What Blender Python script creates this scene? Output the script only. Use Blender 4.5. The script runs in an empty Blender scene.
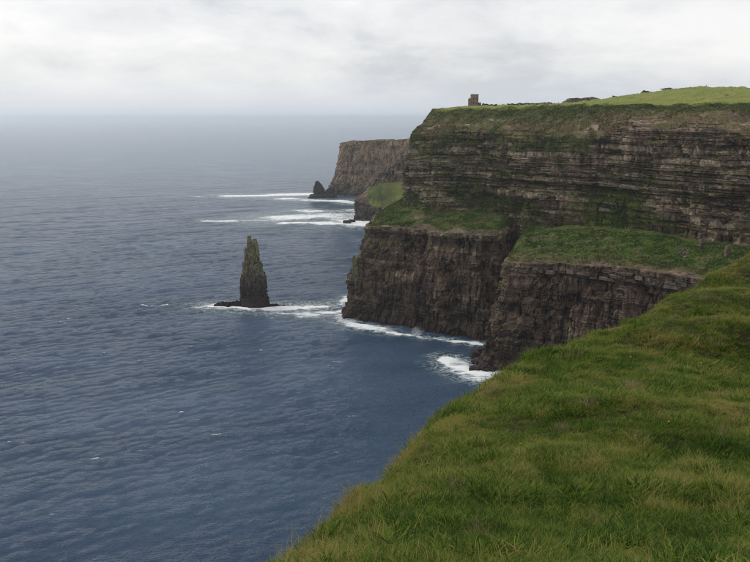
import bpy, bmesh, math, random
import numpy as np
from mathutils import Vector, Matrix, Euler
from mathutils.bvhtree import BVHTree

random.seed(7)
RNG = np.random.default_rng(7)
sc = bpy.context.scene
COL = sc.collection

# ------------------------------------------------------------------ camera
CAM_H = 175.0
PITCH = math.radians(11.6)
FPX, CX, CY = 793.0, 375.0, 281.0          # focal length and centre, in 750 x 562 photo pixels
cam_d = bpy.data.cameras.new('camera')
cam_d.sensor_width = 36.0
cam_d.lens = FPX / 750.0 * 36.0
cam_d.clip_start, cam_d.clip_end = 0.1, 120000.0
cam = bpy.data.objects.new('camera', cam_d)
COL.objects.link(cam)
cam.location = (0, 0, CAM_H)
cam.rotation_euler = (math.pi / 2 - PITCH, 0, 0)
sc.camera = cam

# ------------------------------------------------------------------ world, sun, exposure
SUN_EL, SUN_AZ = math.radians(40), math.radians(-52)   # azimuth: from +Y, clockwise seen from above
world = bpy.data.worlds.new('World')
sc.world = world
world.use_nodes = True


def build_world():
    nt = world.node_tree
    nt.nodes.clear()
    N, L = nt.nodes.new, nt.links.new
    out = N('ShaderNodeOutputWorld')
    bg = N('ShaderNodeBackground')
    bg.inputs['Strength'].default_value = 0.1
    sky = N('ShaderNodeTexSky')
    sky.sky_type = 'NISHITA'
    sky.sun_disc = False
    sky.sun_elevation = SUN_EL
    sky.sun_rotation = SUN_AZ
    sky.altitude = 100
    tc = N('ShaderNodeTexCoord')
    sep = N('ShaderNodeSeparateXYZ')
    L(tc.outputs['Generated'], sep.inputs[0])

    def math_(op, a, b=None, clamp=False):
        m = N('ShaderNodeMath')
        m.operation = op
        m.use_clamp = clamp
        for k, v in enumerate((a, b)):
            if v is None:
                continue
            if isinstance(v, (int, float)):
                m.inputs[k].default_value = v
            else:
                L(v, m.inputs[k])
        return m.outputs[0]
    comb = tc.outputs['Generated']

    def noise(scale, detail, rough, off):
        mp = N('ShaderNodeMapping')
        mp.inputs['Location'].default_value = off
        mp.inputs['Scale'].default_value = (1.0, 1.0, 2.6)
        L(comb, mp.inputs['Vector'])
        n = N('ShaderNodeTexNoise')
        n.inputs['Scale'].default_value = scale
        n.inputs['Detail'].default_value = detail
        n.inputs['Roughness'].default_value = rough
        n.inputs['Distortion'].default_value = 0.3
        L(mp.outputs[0], n.inputs['Vector'])
        return n.outputs['Fac']
    n1 = noise(2.6, 6, 0.55, (3.1, 1.7, 0))
    n2 = noise(7.5, 7, 0.62, (7.3, 4.4, 0))
    mixn = math_('ADD', math_('MULTIPLY', n1, 0.65), math_('MULTIPLY', n2, 0.35))
    ramp = N('ShaderNodeValToRGB')
    L(mixn, ramp.inputs[0])
    e = ramp.color_ramp.elements
    e[0].position, e[0].color = 0.39, (0.60, 0.61, 0.645, 1)
    e[1].position, e[1].color = 0.60, (0.94, 0.925, 0.915, 1)
    m = e.new(0.48)
    m.color = (0.785, 0.785, 0.795, 1)
    # low band of thick air at the foot of the cloud deck
    hz = N('ShaderNodeMapRange')
    hz.interpolation_type = 'SMOOTHSTEP'
    L(sep.outputs[2], hz.inputs[0])
    hz.inputs[1].default_value, hz.inputs[2].default_value = -0.01, 0.07
    hz.inputs[3].default_value, hz.inputs[4].default_value = 0.9, 0.0
    mixh = N('ShaderNodeMix')
    mixh.data_type = 'RGBA'
    L(hz.outputs[0], mixh.inputs['Factor'])
    L(ramp.outputs[0], mixh.inputs['A'])
    mixh.inputs['B'].default_value = (0.61, 0.665, 0.765, 1)
    sc10 = N('ShaderNodeMix')
    sc10.data_type = 'RGBA'
    sc10.blend_type = 'MULTIPLY'
    sc10.inputs['Factor'].default_value = 1.0
    L(mixh.outputs['Result'], sc10.inputs['A'])
    sc10.inputs['B'].default_value = (10, 10, 10, 1)
    mx = N('ShaderNodeMix')
    mx.data_type = 'RGBA'
    mx.inputs['Factor'].default_value = 0.90
    L(sky.outputs[0], mx.inputs['A'])
    L(sc10.outputs['Result'], mx.inputs['B'])
    L(mx.outputs['Result'], bg.inputs['Color'])
    L(bg.outputs[0], out.inputs['Surface'])


build_world()
sun_d = bpy.data.lights.new('sun', 'SUN')
sun_d.energy = 1.5
sun_d.angle = math.radians(22)
sun_d.color = (1.0, 0.95, 0.88)
sun = bpy.data.objects.new('sun', sun_d)
COL.objects.link(sun)
_dir = Vector((math.sin(SUN_AZ) * math.cos(SUN_EL), math.cos(SUN_AZ) * math.cos(SUN_EL), math.sin(SUN_EL)))
sun.rotation_euler = (-_dir).to_track_quat('-Z', 'Y').to_euler()
sun.location = (0, 0, 400)

sc.view_settings.view_transform = 'Standard'
sc.view_settings.look = 'None'
sc.view_settings.exposure = 0.12
sc.view_settings.gamma = 1.0
sc.view_settings.use_curve_mapping = False
sc.cycles.use_denoising = True
sc.cycles.filter_width = 1.05
sc.cycles.max_bounces = 6
sc.cycles.diffuse_bounces = 3
sc.cycles.glossy_bounces = 2
sc.cycles.transmission_bounces = 4
sc.cycles.volume_bounces = 2
sc.cycles.transparent_max_bounces = 6
sc.cycles.use_adaptive_sampling = False

# ------------------------------------------------------------------ helpers: projection, noise, meshes
CP, SP = math.cos(PITCH), math.sin(PITCH)


def W(px, py, y):
    """World point seen at photo pixel (px, py) that lies y metres north of the viewpoint."""
    v = (CY - py) / FPX
    zc = y / (CP + v * SP)
    return ((px - CX) / FPX * zc, y, CAM_H + zc * (-SP + v * CP))


def WZ(px, y, z):
    """World point at pixel column px, y metres north, height z."""
    zc = y * CP - (z - CAM_H) * SP
    return ((px - CX) / FPX * zc, y, z)


def W0(px, py, z=0.0):
    v = (CY - py) / FPX
    zc = (z - CAM_H) / (-SP + v * CP)
    return ((px - CX) / FPX * zc, zc * (CP + v * SP), z)


def _hash(ix, iy, seed):
    h = (ix.astype(np.int64) * 374761393 + iy.astype(np.int64) * 668265263 + seed * 974711) & 0x7fffffff
    h = ((h ^ (h >> 13)) * 1274126177) & 0x7fffffff
    h = h ^ (h >> 16)
    return (h & 0xffffff) / float(0xffffff)


def vnoise(x, y, seed=0):
    x = np.asarray(x, dtype=float)
    y = np.asarray(y, dtype=float)
    ix, iy = np.floor(x), np.floor(y)
    fx, fy = x - ix, y - iy
    fx = fx * fx * fx * (fx * (fx * 6 - 15) + 10)
    fy = fy * fy * fy * (fy * (fy * 6 - 15) + 10)
    a = _hash(ix, iy, seed)
    b = _hash(ix + 1, iy, seed)
    c = _hash(ix, iy + 1, seed)
    d = _hash(ix + 1, iy + 1, seed)
    return (a + (b - a) * fx) * (1 - fy) + (c + (d - c) * fx) * fy


def fbm(x, y, seed=0, octaves=4, gain=0.5):
    r, a, t = 0.0, 1.0, 0.0
    for o in range(octaves):
        r = r + a * (vnoise(x * 2 ** o + 17.3 * o, y * 2 ** o + 9.1 * o, seed + o * 31) * 2 - 1)
        t += a
        a *= gain
    return r / t


def sstep(a, b, x):
    t = np.clip((x - a) / (b - a), 0, 1)
    return t * t * (3 - 2 * t)


def mesh_np(name, V, F, mats=(), attrs=None, smooth=False):
    """V (n,3); F (m,4) quads or (m,3) triangles."""
    me = bpy.data.meshes.new(name)
    V = np.ascontiguousarray(V, dtype=np.float32)
    F = np.ascontiguousarray(F, dtype=np.int32)
    k = F.shape[1]
    me.vertices.add(len(V))
    me.vertices.foreach_set('co', V.ravel())
    me.loops.add(F.size)
    me.loops.foreach_set('vertex_index', F.ravel())
    me.polygons.add(len(F))
    me.polygons.foreach_set('loop_start', np.arange(0, F.size, k, dtype=np.int32))
    me.polygons.foreach_set('loop_total', np.full(len(F), k, dtype=np.int32))
    sm = np.broadcast_to(np.asarray(smooth, dtype=bool), (len(F),))
    me.polygons.foreach_set('use_smooth', np.ascontiguousarray(sm))
    for m in mats:
        me.materials.append(m)
    for an, av in (attrs or {}).items():
        at = me.attributes.new(an, 'FLOAT', 'POINT')
        at.data.foreach_set('value', np.ascontiguousarray(av, dtype=np.float32).ravel())
    me.update()
    me.validate()
    return me


def grid_faces(R, N, wrap=False):
    idx = np.arange(R * N).reshape(R, N)
    if wrap:
        idx = np.concatenate([idx, idx[:, :1]], axis=1)
    a, b, c, d = idx[:-1, :-1], idx[:-1, 1:], idx[1:, 1:], idx[1:, :-1]
    return np.stack([a, b, c, d], axis=-1).reshape(-1, 4)


def link(name, me, parent=None, loc=None, label=None, cat=None, group=None, kind=None):
    o = bpy.data.objects.new(name, me)
    COL.objects.link(o)
    if parent is not None:
        o.parent = parent
    if loc is not None:
        o.location = loc
    tag(o, label, cat, group, kind)
    return o


def tag(o, label=None, cat=None, group=None, kind=None):
    for k, v in (('label', label), ('category', cat), ('group', group), ('kind', kind)):
        if v:
            o[k] = v
    return o


# ------------------------------------------------------------------ materials
class NT:
    """Small wrapper for writing node trees."""

    def __init__(self, name):
        self.mat = bpy.data.materials.new(name)
        self.mat.use_nodes = True
        self.nt = self.mat.node_tree
        self.nt.nodes.clear()
        self.out = self.n('ShaderNodeOutputMaterial')

    def n(self, t, **kw):
        nd = self.nt.nodes.new(t)
        for k, v in kw.items():
            setattr(nd, k, v)
        return nd

    def l(self, a, b):
        self.nt.links.new(a, b)

    def put(self, sock, v):
        if hasattr(v, 'is_output'):
            self.l(v, sock)
        else:
            sock.default_value = v

    def math(self, op, a, b=None, clamp=False):
        m = self.n('ShaderNodeMath', operation=op, use_clamp=clamp)
        self.put(m.inputs[0], a)
        if b is not None:
            self.put(m.inputs[1], b)
        return m.outputs[0]

    def ramp(self, fac, stops, interp='LINEAR'):
        r = self.n('ShaderNodeValToRGB')
        r.color_ramp.interpolation = interp
        self.l(fac, r.inputs[0])
        e = r.color_ramp.elements
        while len(e) < len(stops):
            e.new(0.5)
        for k, (p, c) in enumerate(stops):
            e[k].position = p
            e[k].color = c if len(c) == 4 else (*c, 1)
        return r.outputs[0]

    def range(self, v, a, b, c=0.0, d=1.0, smooth=True):
        r = self.n('ShaderNodeMapRange')
        r.interpolation_type = 'SMOOTHSTEP' if smooth else 'LINEAR'
        self.l(v, r.inputs[0])
        for k, q in enumerate((a, b, c, d)):
            r.inputs[k + 1].default_value = q
        return r.outputs[0]

    def mix(self, fac, a, b, blend='MIX'):
        m = self.n('ShaderNodeMix', data_type='RGBA', blend_type=blend)
        self.put(m.inputs['Factor'], fac)
        for s, v in (('A', a), ('B', b)):
            if isinstance(v, tuple) and len(v) == 3:
                v = (*v, 1)
            self.put(m.inputs[s], v)
        return m.outputs['Result']

    def pos(self):
        return self.n('ShaderNodeNewGeometry').outputs['Position']

    def noise(self, vec, scale=1.0, detail=4.0, rough=0.55, stretch=(1, 1, 1), loc=(0, 0, 0), dist=0.0):
        mp = self.n('ShaderNodeMapping')
        mp.inputs['Scale'].default_value = stretch
        mp.inputs['Location'].default_value = loc
        self.l(vec, mp.inputs['Vector'])
        n = self.n('ShaderNodeTexNoise')
        n.inputs['Scale'].default_value = scale
        n.inputs['Detail'].default_value = detail
        n.inputs['Roughness'].default_value = rough
        n.inputs['Distortion'].default_value = dist
        self.l(mp.outputs[0], n.inputs['Vector'])
        return n.outputs['Fac']

    def attr(self, name, kind='GEOMETRY'):
        a = self.n('ShaderNodeAttribute', attribute_name=name, attribute_type=kind)
        return a.outputs['Fac']

    def bump(self, h, strength, dist):
        b = self.n('ShaderNodeBump')
        b.inputs['Strength'].default_value = strength
        b.inputs['Distance'].default_value = dist
        self.l(h, b.inputs['Height'])
        return b.outputs[0]

    def bsdf(self, color, rough=0.9, spec=0.2, normal=None):
        p = self.n('ShaderNodeBsdfPrincipled')
        self.put(p.inputs['Base Color'], (*color, 1) if isinstance(color, tuple) and len(color) == 3 else color)
        self.put(p.inputs['Roughness'], rough)
        p.inputs['Specular IOR Level'].default_value = spec
        if normal is not None:
            self.l(normal, p.inputs['Normal'])
        return p

    def surf(self, node):
        self.l(node.outputs[0], self.out.inputs['Surface'])
        return self.mat


def turf_color(t, pos):
    gpatch = t.noise(pos, 0.045, 5, 0.6, (1, 1, 1), (5, 6, 1))
    gfine = t.noise(pos, 0.55, 6, 0.7)
    grass = t.ramp(t.math('ADD', t.math('MULTIPLY', gpatch, 0.55), t.math('MULTIPLY', gfine, 0.45)),
                   [(0.36, (0.030, 0.042, 0.012)), (0.47, (0.052, 0.070, 0.018)),
                    (0.56, (0.086, 0.092, 0.026)), (0.68, (0.125, 0.100, 0.045))])
    rich = t.attr('rich')
    grass = t.mix(rich, grass, t.ramp(t.math('ADD', t.math('MULTIPLY', gpatch, 0.4), t.math('MULTIPLY', gfine, 0.6)),
                                      [(0.36, (0.020, 0.042, 0.008)), (0.52, (0.056, 0.092, 0.016)),
                                       (0.68, (0.120, 0.130, 0.036))]))
    dry = t.attr('dry')
    grass = t.mix(dry, grass, t.ramp(gfine, [(0.35, (0.075, 0.052, 0.030)), (0.5, (0.14, 0.105, 0.055)),
                                             (0.66, (0.19, 0.155, 0.085))]))
    field = t.attr('field')
    grass = t.mix(field, grass, t.ramp(t.math('ADD', t.math('MULTIPLY', gpatch, 0.7), t.math('MULTIPLY', gfine, 0.3)),
                                       [(0.38, (0.138, 0.168, 0.032)), (0.6, (0.218, 0.230, 0.060))]))
    return grass


def cliff_material(name, warm=0.0, veg_gain=1.0, ws=0.5, wb=0.34, wstreak=0.20, wflute=0.0, lift=0.0, tint=None):
    t = NT(name)
    pos = t.pos()
    geo = t.n('ShaderNodeNewGeometry')
    sep = t.n('ShaderNodeSeparateXYZ')
    t.l(pos, sep.inputs[0])
    nsep = t.n('ShaderNodeSeparateXYZ')
    t.l(geo.outputs['True Normal'], nsep.inputs[0])
    z = sep.outputs[2]
    bed = t.attr('bed')
    strata = t.noise(pos, 1.0, 6, 0.62, (0.016, 0.016, 0.62))
    fine = t.noise(pos, 1.0, 5, 0.65, (0.55, 0.55, 1.3), (4, 9, 2))
    blotch = t.noise(pos, 0.05, 5, 0.6, (1, 1, 1.4), (1, 2, 3))
    streak = t.noise(pos, 1.0, 5, 0.6, (0.32, 0.32, 0.03), (8, 1, 0))
    fl = t.noise(pos, 1.0, 6, 0.65, (0.16, 0.16, 0.018), (1, 7, 3))
    patch = t.noise(pos, 1.0, 5, 0.6, (0.045, 0.045, 0.11), (11, 3, 5))
    v = t.math('ADD', t.math('MULTIPLY', strata, ws), t.math('MULTIPLY', fine, 0.46))
    v = t.math('ADD', v, 0.02 + 0.5 * (0.5 - ws) + lift)
    v = t.math('ADD', v, t.math('MULTIPLY', t.math('SUBTRACT', fl, 0.5), wflute))
    v = t.math('ADD', v, t.math('MULTIPLY', t.math('SUBTRACT', t.math('MULTIPLY', bed, t.range(patch, 0.40, 0.62, 0.45, 1.25)), 0.30), wb))
    v = t.math('ADD', v, t.math('MULTIPLY', t.math('SUBTRACT', blotch, 0.5), 0.34 + wflute * 0.7))
    v = t.math('SUBTRACT', v, t.math('MULTIPLY', t.range(streak, 0.48, 0.72), wstreak))
    rock = t.ramp(v, [(0.30, (0.019, 0.015, 0.014)), (0.47, (0.080, 0.056, 0.042)),
                      (0.60, (0.165, 0.120, 0.084)), (0.74, (0.30, 0.242, 0.178))])
    iron = t.noise(pos, 0.09, 4, 0.6, (1, 1, 2.2), (30, 5, 9))
    rock = t.mix(t.math('MULTIPLY', t.range(iron, 0.56, 0.72), 0.55 + warm), rock,
                 t.mix(0.5, rock, (0.17, 0.085, 0.04)))
    if tint:
        rock = t.mix(1.0, rock, tint, 'MULTIPLY')
    # dark lichen and wet rock in the spray zone, iron-red algae at the tide line (stains with their own shape)
    zz = t.math('ADD', z, t.math('MULTIPLY', t.math('SUBTRACT', blotch, 0.5), 40))
    wet = t.range(zz, 6, 46, 1.0, 0.0)
    rock = t.mix(t.math('MULTIPLY', wet, 0.78), rock, t.mix(0.75, rock, (0.020, 0.018, 0.020)))
    tide = t.range(t.math('ADD', z, t.math('MULTIPLY', t.math('SUBTRACT', fine, 0.5), 6)), 3.5, 7.5, 1.0, 0.0)
    rock = t.mix(t.math('MULTIPLY', tide, 0.55), rock, (0.070, 0.040, 0.033))
    # vegetation
    grass = turf_color(t, pos)
    veg = t.attr('veg')
    vn = t.math('ADD', veg, t.math('MULTIPLY', t.math('SUBTRACT', t.noise(pos, 0.16, 6, 0.68), 0.5), 1.5))
    vn = t.math('ADD', vn, t.math('MULTIPLY', t.math('SUBTRACT', nsep.outputs[2], 0.25), 0.45 * veg_gain))
    vm = t.range(vn, 0.42, 0.62)
    col = t.mix(vm, rock, grass)
    h = t.math('ADD', t.math('MULTIPLY', fine, 0.7), t.math('MULTIPLY', t.noise(pos, 1.6, 5, 0.7), 0.5))
    nrm = t.bump(h, 0.9, 0.9)
    return t.surf(t.bsdf(col, 0.92, 0.12, nrm))


def tuft_material():
    t = NT('rough turf tussocks')
    return t.surf(t.bsdf(turf_color(t, t.pos()), 0.9, 0.1))


M_TUFT = tuft_material()
M_CLIFF = cliff_material('cliff rock and turf', 0.38, 1.0, 0.36, 0.46, 0.22, 0.10, 0.045)
M_CLIFF_LOW = cliff_material('dark massive cliff rock', 0.15, 0.8, 0.22, 0.20, 0.26, 0.30, 0.02)
M_CLIFF_WARM = cliff_material('buff shale cliff', 0.35, 0.9, 0.10, 0.05, 0.20, 0.75, 0.26, (1.10, 1.01, 0.90))


def plain(name, c1, c2, scale=2.0, rough=0.9, bump=0.3, bd=0.1, spec=0.2):
    t = NT(name)
    pos = t.pos()
    n = t.noise(pos, scale, 5, 0.65)
    return t.surf(t.bsdf(t.ramp(n, [(0.35, c1), (0.65, c2)]), rough, spec, t.bump(n, bump, bd)))


# ------------------------------------------------------------------ geology shared by every cliff
_th = []
_r = random.Random(11)
while sum(_th) < 260:
    _th.append(_r.choice([0.9, 1.2, 1.6, 2.2, 2.8, 3.6, 5.0]) * _r.uniform(0.8, 1.25))
BED_Z = -12 + np.cumsum(_th)
BED_OFF = np.array([_r.uniform(-1, 1) for _ in BED_Z])
BED_TONE = np.array([_r.random() for _ in BED_Z])


def rock_disp(s, z, seed, strata=1.0, flute=1.0, big=1.0):
    """Outward displacement (m) of a cliff face and its bed tone."""
    zj = z + fbm(s / 70, z * 0, seed + 5, 3) * 2.2
    li = np.searchsorted(BED_Z, zj).clip(0, len(BED_Z) - 1)
    d = big * 4.5 * fbm(s / 55, z / 70, seed, 4)
    sw = s + 5.0 * fbm(s / 30, z / 26, seed + 21, 3)
    rid = 1 - np.abs(fbm(sw / 17, z / 60, seed + 1, 4))
    d = d + flute * 2.8 * (rid - 0.75)
    d = d + flute * 1.0 * fbm(s / 20, z / 22, seed + 22, 4)
    for wdt, hgt, amp, q in ((7.0, 21.0, 2.4, 31), (3.0, 10.0, 1.3, 35), (1.6, 5.0, 0.6, 39)):
        cj = np.floor(s / wdt + 0.55 * vnoise(s / wdt / 2.3, z / 55, seed + q))
        gj = np.floor((z + 40 * _hash(cj, cj * 0, seed + q + 1)) / hgt + 0.3 * vnoise(s / 6, z / 9, seed + q + 2))
        d = d + flute * amp * (_hash(cj, gj, seed + q + 3) - 0.5)
    d = d - flute * 2.2 * sstep(0.22, 0.34, fbm(s / 15, z / 17, seed + 23, 3))
    crack = np.abs(fbm(sw / 10 + 0.25 * fbm(s / 5, z / 8, seed + 9, 2), z / 45, seed + 2, 3))
    d = d - flute * 1.5 * (1 - sstep(0.0, 0.10, crack))
    und = zj - np.concatenate([[-12.0], BED_Z])[li]
    d = d - strata * 1.0 * (und < 0.6) * (vnoise(s / 14, li * 9.1, seed + 19) > 0.38)
    lay = BED_OFF[li] * (0.65 + 0.7 * vnoise(s / 22, li * 7.7, seed + 3))
    broken = vnoise(s / 13, li * 3.1 + z / 25, seed + 4)
    d = d + strata * (1.05 * lay + 1.3 * (broken - 0.5))
    strata = strata * (0.45 + 1.1 * sstep(0.25, 0.75, vnoise(s / 34, z / 30, seed + 55)))
    # joint blocks inside each bed
    wd = 2.2 + 3.0 * _hash(li, li * 0 + 3, seed + 8)
    cell = np.floor(s / wd + _hash(li, li * 0 + 1, seed) * 10)
    d = d + strata * 0.85 * (_hash(cell, li, seed + 6) - 0.5)
    d = d + 0.35 * fbm(s / 2.2, z / 1.6, seed + 7, 3)
    for zc, hw in ((106, 1.6), (113.5, 1.3), (121, 1.8), (129, 1.2), (134, 1.5), (141, 1.4), (148.5, 1.6), (155, 1.3)):
        zz = zc + 2.0 * fbm(s / 45, z * 0 + zc, seed + 15, 2)
        d = d - strata * 1.9 * np.exp(-((z - zz) / hw) ** 2) * sstep(-0.15, 0.25, fbm(s / 24, z * 0 + zc * 3, seed + 16, 3))
    tone = 0.55 * BED_TONE[li] + 0.25 * _hash(cell, li, seed + 12) + 0.3 * vnoise(s / 40, li * 5.3, seed + 13)
    return d, tone


def smooth1(a, k):
    if k < 1:
        return a
    w = np.exp(-0.5 * (np.arange(-3 * k, 3 * k + 1) / k) ** 2)
    w /= w.sum()
    p = np.pad(a, (3 * k, 3 * k), mode='edge')
    # keep slopes at the ends
    n = 3 * k
    p[:n] = a[0] - (a[1] - a[0]) * np.arange(n, 0, -1)
    p[-n:] = a[-1] + (a[-1] - a[-2]) * np.arange(1, n + 1)
    return np.convolve(p, w, mode='valid')


def loft(contours, rows, step, ref, sm=3.0):
    """contours: list of lists of 3D points (same count). Returns grid (R,N,3), level (R,), s (N,), outward normal (N,2)."""
    C = np.array(contours, dtype=float)
    rc = C[ref]
    seg = np.hypot(*(rc[1:, :2] - rc[:-1, :2]).T)
    st = np.concatenate([[0], np.cumsum(seg)])
    N = int(st[-1] / step) + 1
    s = np.linspace(0, st[-1], N)
    k = max(1, int(sm / step))
    D = np.empty((len(C), N, 3))
    for i in range(len(C)):
        for j in range(3):
            D[i, :, j] = smooth1(np.interp(s, st, C[i][:, j]), k)
    tx = np.gradient(smooth1(D[ref, :, 0], k * 2))
    ty = np.gradient(smooth1(D[ref, :, 1], k * 2))
    ln = np.hypot(tx, ty) + 1e-9
    nrm = np.stack([ty / ln, -tx / ln], axis=1)
    G, lev = [], []
    for i, n in enumerate(rows):
        last = i == len(rows) - 1
        f = np.linspace(0, 1, n + 1)[: n + (1 if last else 0)]
        for q in f:
            G.append(D[i] * (1 - q) + D[i + 1] * q)
            lev.append(i + q)
    return np.array(G), np.array(lev), s, nrm


LANDS = {}


def px_of(X, Y, Z):
    zc = Y * CP - (Z - CAM_H) * SP
    return CX + FPX * X / zc


def build_cliff(name, contours, rows, step, ref, rockw, seed, mat, label, veg_fn=None, strata=1.0, flute=1.0, big=1.0,
                hook=None, sm=3.0, under=0.9, tone_fn=None, warp=None):
    G, lev, s, nrm = loft(contours, rows, step, ref, sm)
    if warp is not None:
        G[..., 2] += warp(np.broadcast_to(lev[:, None], G.shape[:2]), np.broadcast_to(s, G.shape[:2]))
    R, N = G.shape[:2]
    S = np.broadcast_to(s, (R, N))
    LV = np.broadcast_to(lev[:, None], (R, N))
    Zb = G[..., 2].copy()
    d, tone = rock_disp(S, Zb, seed, strata, flute, big)
    if hook is not None:
        d = hook(d, S, Zb, LV, G)
    w = rockw(LV, S, Zb, G)
    G[..., 0] += nrm[None, :, 0] * d * w
    G[..., 1] += nrm[None, :, 1] * d * w
    soft = 1 - w
    X, Y = G[..., 0], G[..., 1]
    G[..., 2] += soft * (under * 2.6 * fbm(X / 26, Y / 26, seed + 40, 4) + 1.5 * fbm(X / 7.0, Y / 7.0, seed + 42, 3) + 0.75 * fbm(X / 2.6, Y / 2.6, seed + 41, 3))
    veg, rich, dry, field = (np.zeros((R, N)) for _ in range(4))
    if veg_fn is not None:
        veg, rich, dry, field = veg_fn(LV, S, Zb, G, w)
    if tone_fn is not None:
        tone = tone_fn(tone, S, Zb, G)
    LANDS[name] = (G, LV, veg, rich, dry, field)
    ws = (w[:-1, :-1] < 0.5).ravel()
    me = mesh_np(name, G.reshape(-1, 3), grid_faces(R, N), [mat],
                 {'bed': tone, 'veg': veg, 'rich': rich, 'dry': dry, 'field': field}, ws)
    o = link(name, me, label=label, kind='structure')
    return o, G, lev, s, nrm


# ------------------------------------------------------------------ upper tier of the main headland
# stations, west end (hidden) to east; y = metres north of the viewpoint
def upper_contours():
    base_px = [440, 415, 405, 425, 450, 500, 560, 620, 700, 780, 880, 1000, 1150]
    base_y = [1050, 860, 765, 738, 726, 702, 655, 606, 555, 510, 455, 400, 340]
    rim_px = [452, 428, 413, 432, 455, 503, 562, 616, 695, 775, 878, 1000, 1150]
    rim_py = [134, 134, 136, 137, 138, 138, 136, 132, 133, 138, 134, 128, 122]
    cap_py = [117, 117, 121, 118, 119, 119, 116, 112, 111, 114, 110, 104, 98]
    top_py = [112, 111, 110, 109, 107.5, 107, 105, 104.5, 103, 103, 100, 95, 90]
    L0, L1, Lm, L2, L3, L4, L5, L6, L7 = ([] for _ in range(9))
    for k in range(len(base_px)):
        bx, by, rx = base_px[k], base_y[k], rim_px[k]
        L0.append(WZ(bx - 1, by - 1, 72))
        L1.append(WZ(bx, by, 99))
        zr = W(rx, rim_py[k], by + 14)
        zm = 99 + (zr[2] - 99) * 0.62
        Lm.append(WZ(bx + (1.0 if k < 3 else 0.0), by + 5, zm))
        L2.append(zr)
        cpx = rx + (10 if k < 4 else 2)
        L3.append(W(cpx, cap_py[k], by + 36))
        tpx = rx + (19 if k < 4 else 4)
        p4 = W(tpx, top_py[k], by + 70)
        L4.append(p4)
        z5 = p4[2] + 1.0
        f = max(0.0, min(1.0, (base_px[k] - 540) / 150.0))
        tpx = tpx + (14 if k < 3 else 0)
        L5.append(WZ(tpx, by + 140, z5 + 8 * f))
        L6.append(WZ(tpx, by + 300, z5 + 1 + 19 * f - 9 * max(0.0, min(1.0, (base_px[k] - 700) / 200.0))))
        L7.append(WZ(tpx, by + 900, z5 - 4 + 12 * f))
    return [L0, L1, Lm, L2, L3, L4, L5, L6, L7]


def upper_rockw(LV, S, Z, G):
    edge = 3.05 + 0.85 * fbm(S / 34, S * 0, 71, 4)
    return 1 - 0.70 * sstep(edge - 0.15, edge + 0.35, LV) - 0.27 * sstep(3.7, 4.3, LV)


def upper_veg(LV, S, Z, G, w):
    px = px_of(G[..., 0], G[..., 1], G[..., 2])
    n = fbm(S / 18, Z / 9, 81, 4)
    n2 = fbm(S / 40, Z / 20, 82, 4)
    edge = 3.05 + 0.85 * fbm(S / 34, S * 0, 71, 4)
    veg = sstep(edge - 0.35, edge + 0.25, LV)
    # bare brown scars in the cap turf
    scar = sstep(0.10, 0.34, fbm(S / 16, LV * 2.6, 83, 4) + 0.25 * np.exp(-((px - 505) / 40) ** 2)) * (LV < 4.0)
    scar2 = sstep(580, 620, px) * sstep(4.1, 3.6, LV + 0.35 * n) * np.clip(0.55 + 1.2 * fbm(S / 12, LV * 3, 86, 4), 0, 1)
    veg = veg * (1 - 0.75 * np.clip(scar * 0.8 + scar2, 0, 1))
    hi = sstep(140, 158, Z) * 0.30 * (px < 600)
    gully = np.exp(-((px - 612) / 36) ** 2) * sstep(140, 112, Z + 12 * n2)
    slant = sstep(0.10, 0.42, fbm((S + 1.1 * Z) / 30, Z / 26, 87, 4)) * sstep(150, 125, Z)
    foot = sstep(112, 100, Z + 7 * n)
    rockv = np.clip(0.21 + 0.36 * n + hi, 0, 0.65) + 0.55 * gully + 0.28 * slant + 0.16 * foot + 0.16 * sstep(560, 420, px)
    veg = np.maximum(veg, np.where(LV < 3.3, rockv, 0))
    rich = np.clip(0.2 * gully + 0.15 * foot, 0, 1) * (LV < 2.5) + 0.35 * sstep(4.2, 4.8, LV) * sstep(560, 620, px)
    dry = np.clip(0.45 + 0.5 * sstep(570, 630, px) + 0.9 * fbm(S / 15, LV * 2.2, 84, 4), 0, 1) * sstep(2.9, 3.1, LV) * sstep(4.4, 3.6, LV)
    field = sstep(4.75, 5.0, LV + 0.1 * n)
    return np.clip(veg, 0, 1.2), rich, np.clip(dry, 0, 1), field


up_o, UG, ULV, US, UN = build_cliff(
    'upper_cliff', upper_contours(), [24, 84, 84, 40, 40, 26, 26, 20], 0.5, 1, upper_rockw, 100, M_CLIFF,
    'tall layered upper cliff of the near headland with turf-covered brow and field behind', upper_veg, 1.15, 1.15, 1.7,
    warp=lambda LV, S: 9.0 * fbm(S / 38, S * 0, 72, 4) * np.exp(-((LV - 3.0) / 0.55) ** 2),
    tone_fn=lambda tn, S, Z, G: tn + 0.75 * np.exp(-((Z - 102.5) / 3.2) ** 2) * sstep(540, 500, px_of(G[..., 0], G[..., 1], Z))
    + 0.35 * np.exp(-((Z - 106) / 3.0) ** 2) * sstep(640, 680, px_of(G[..., 0], G[..., 1], Z)))


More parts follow.
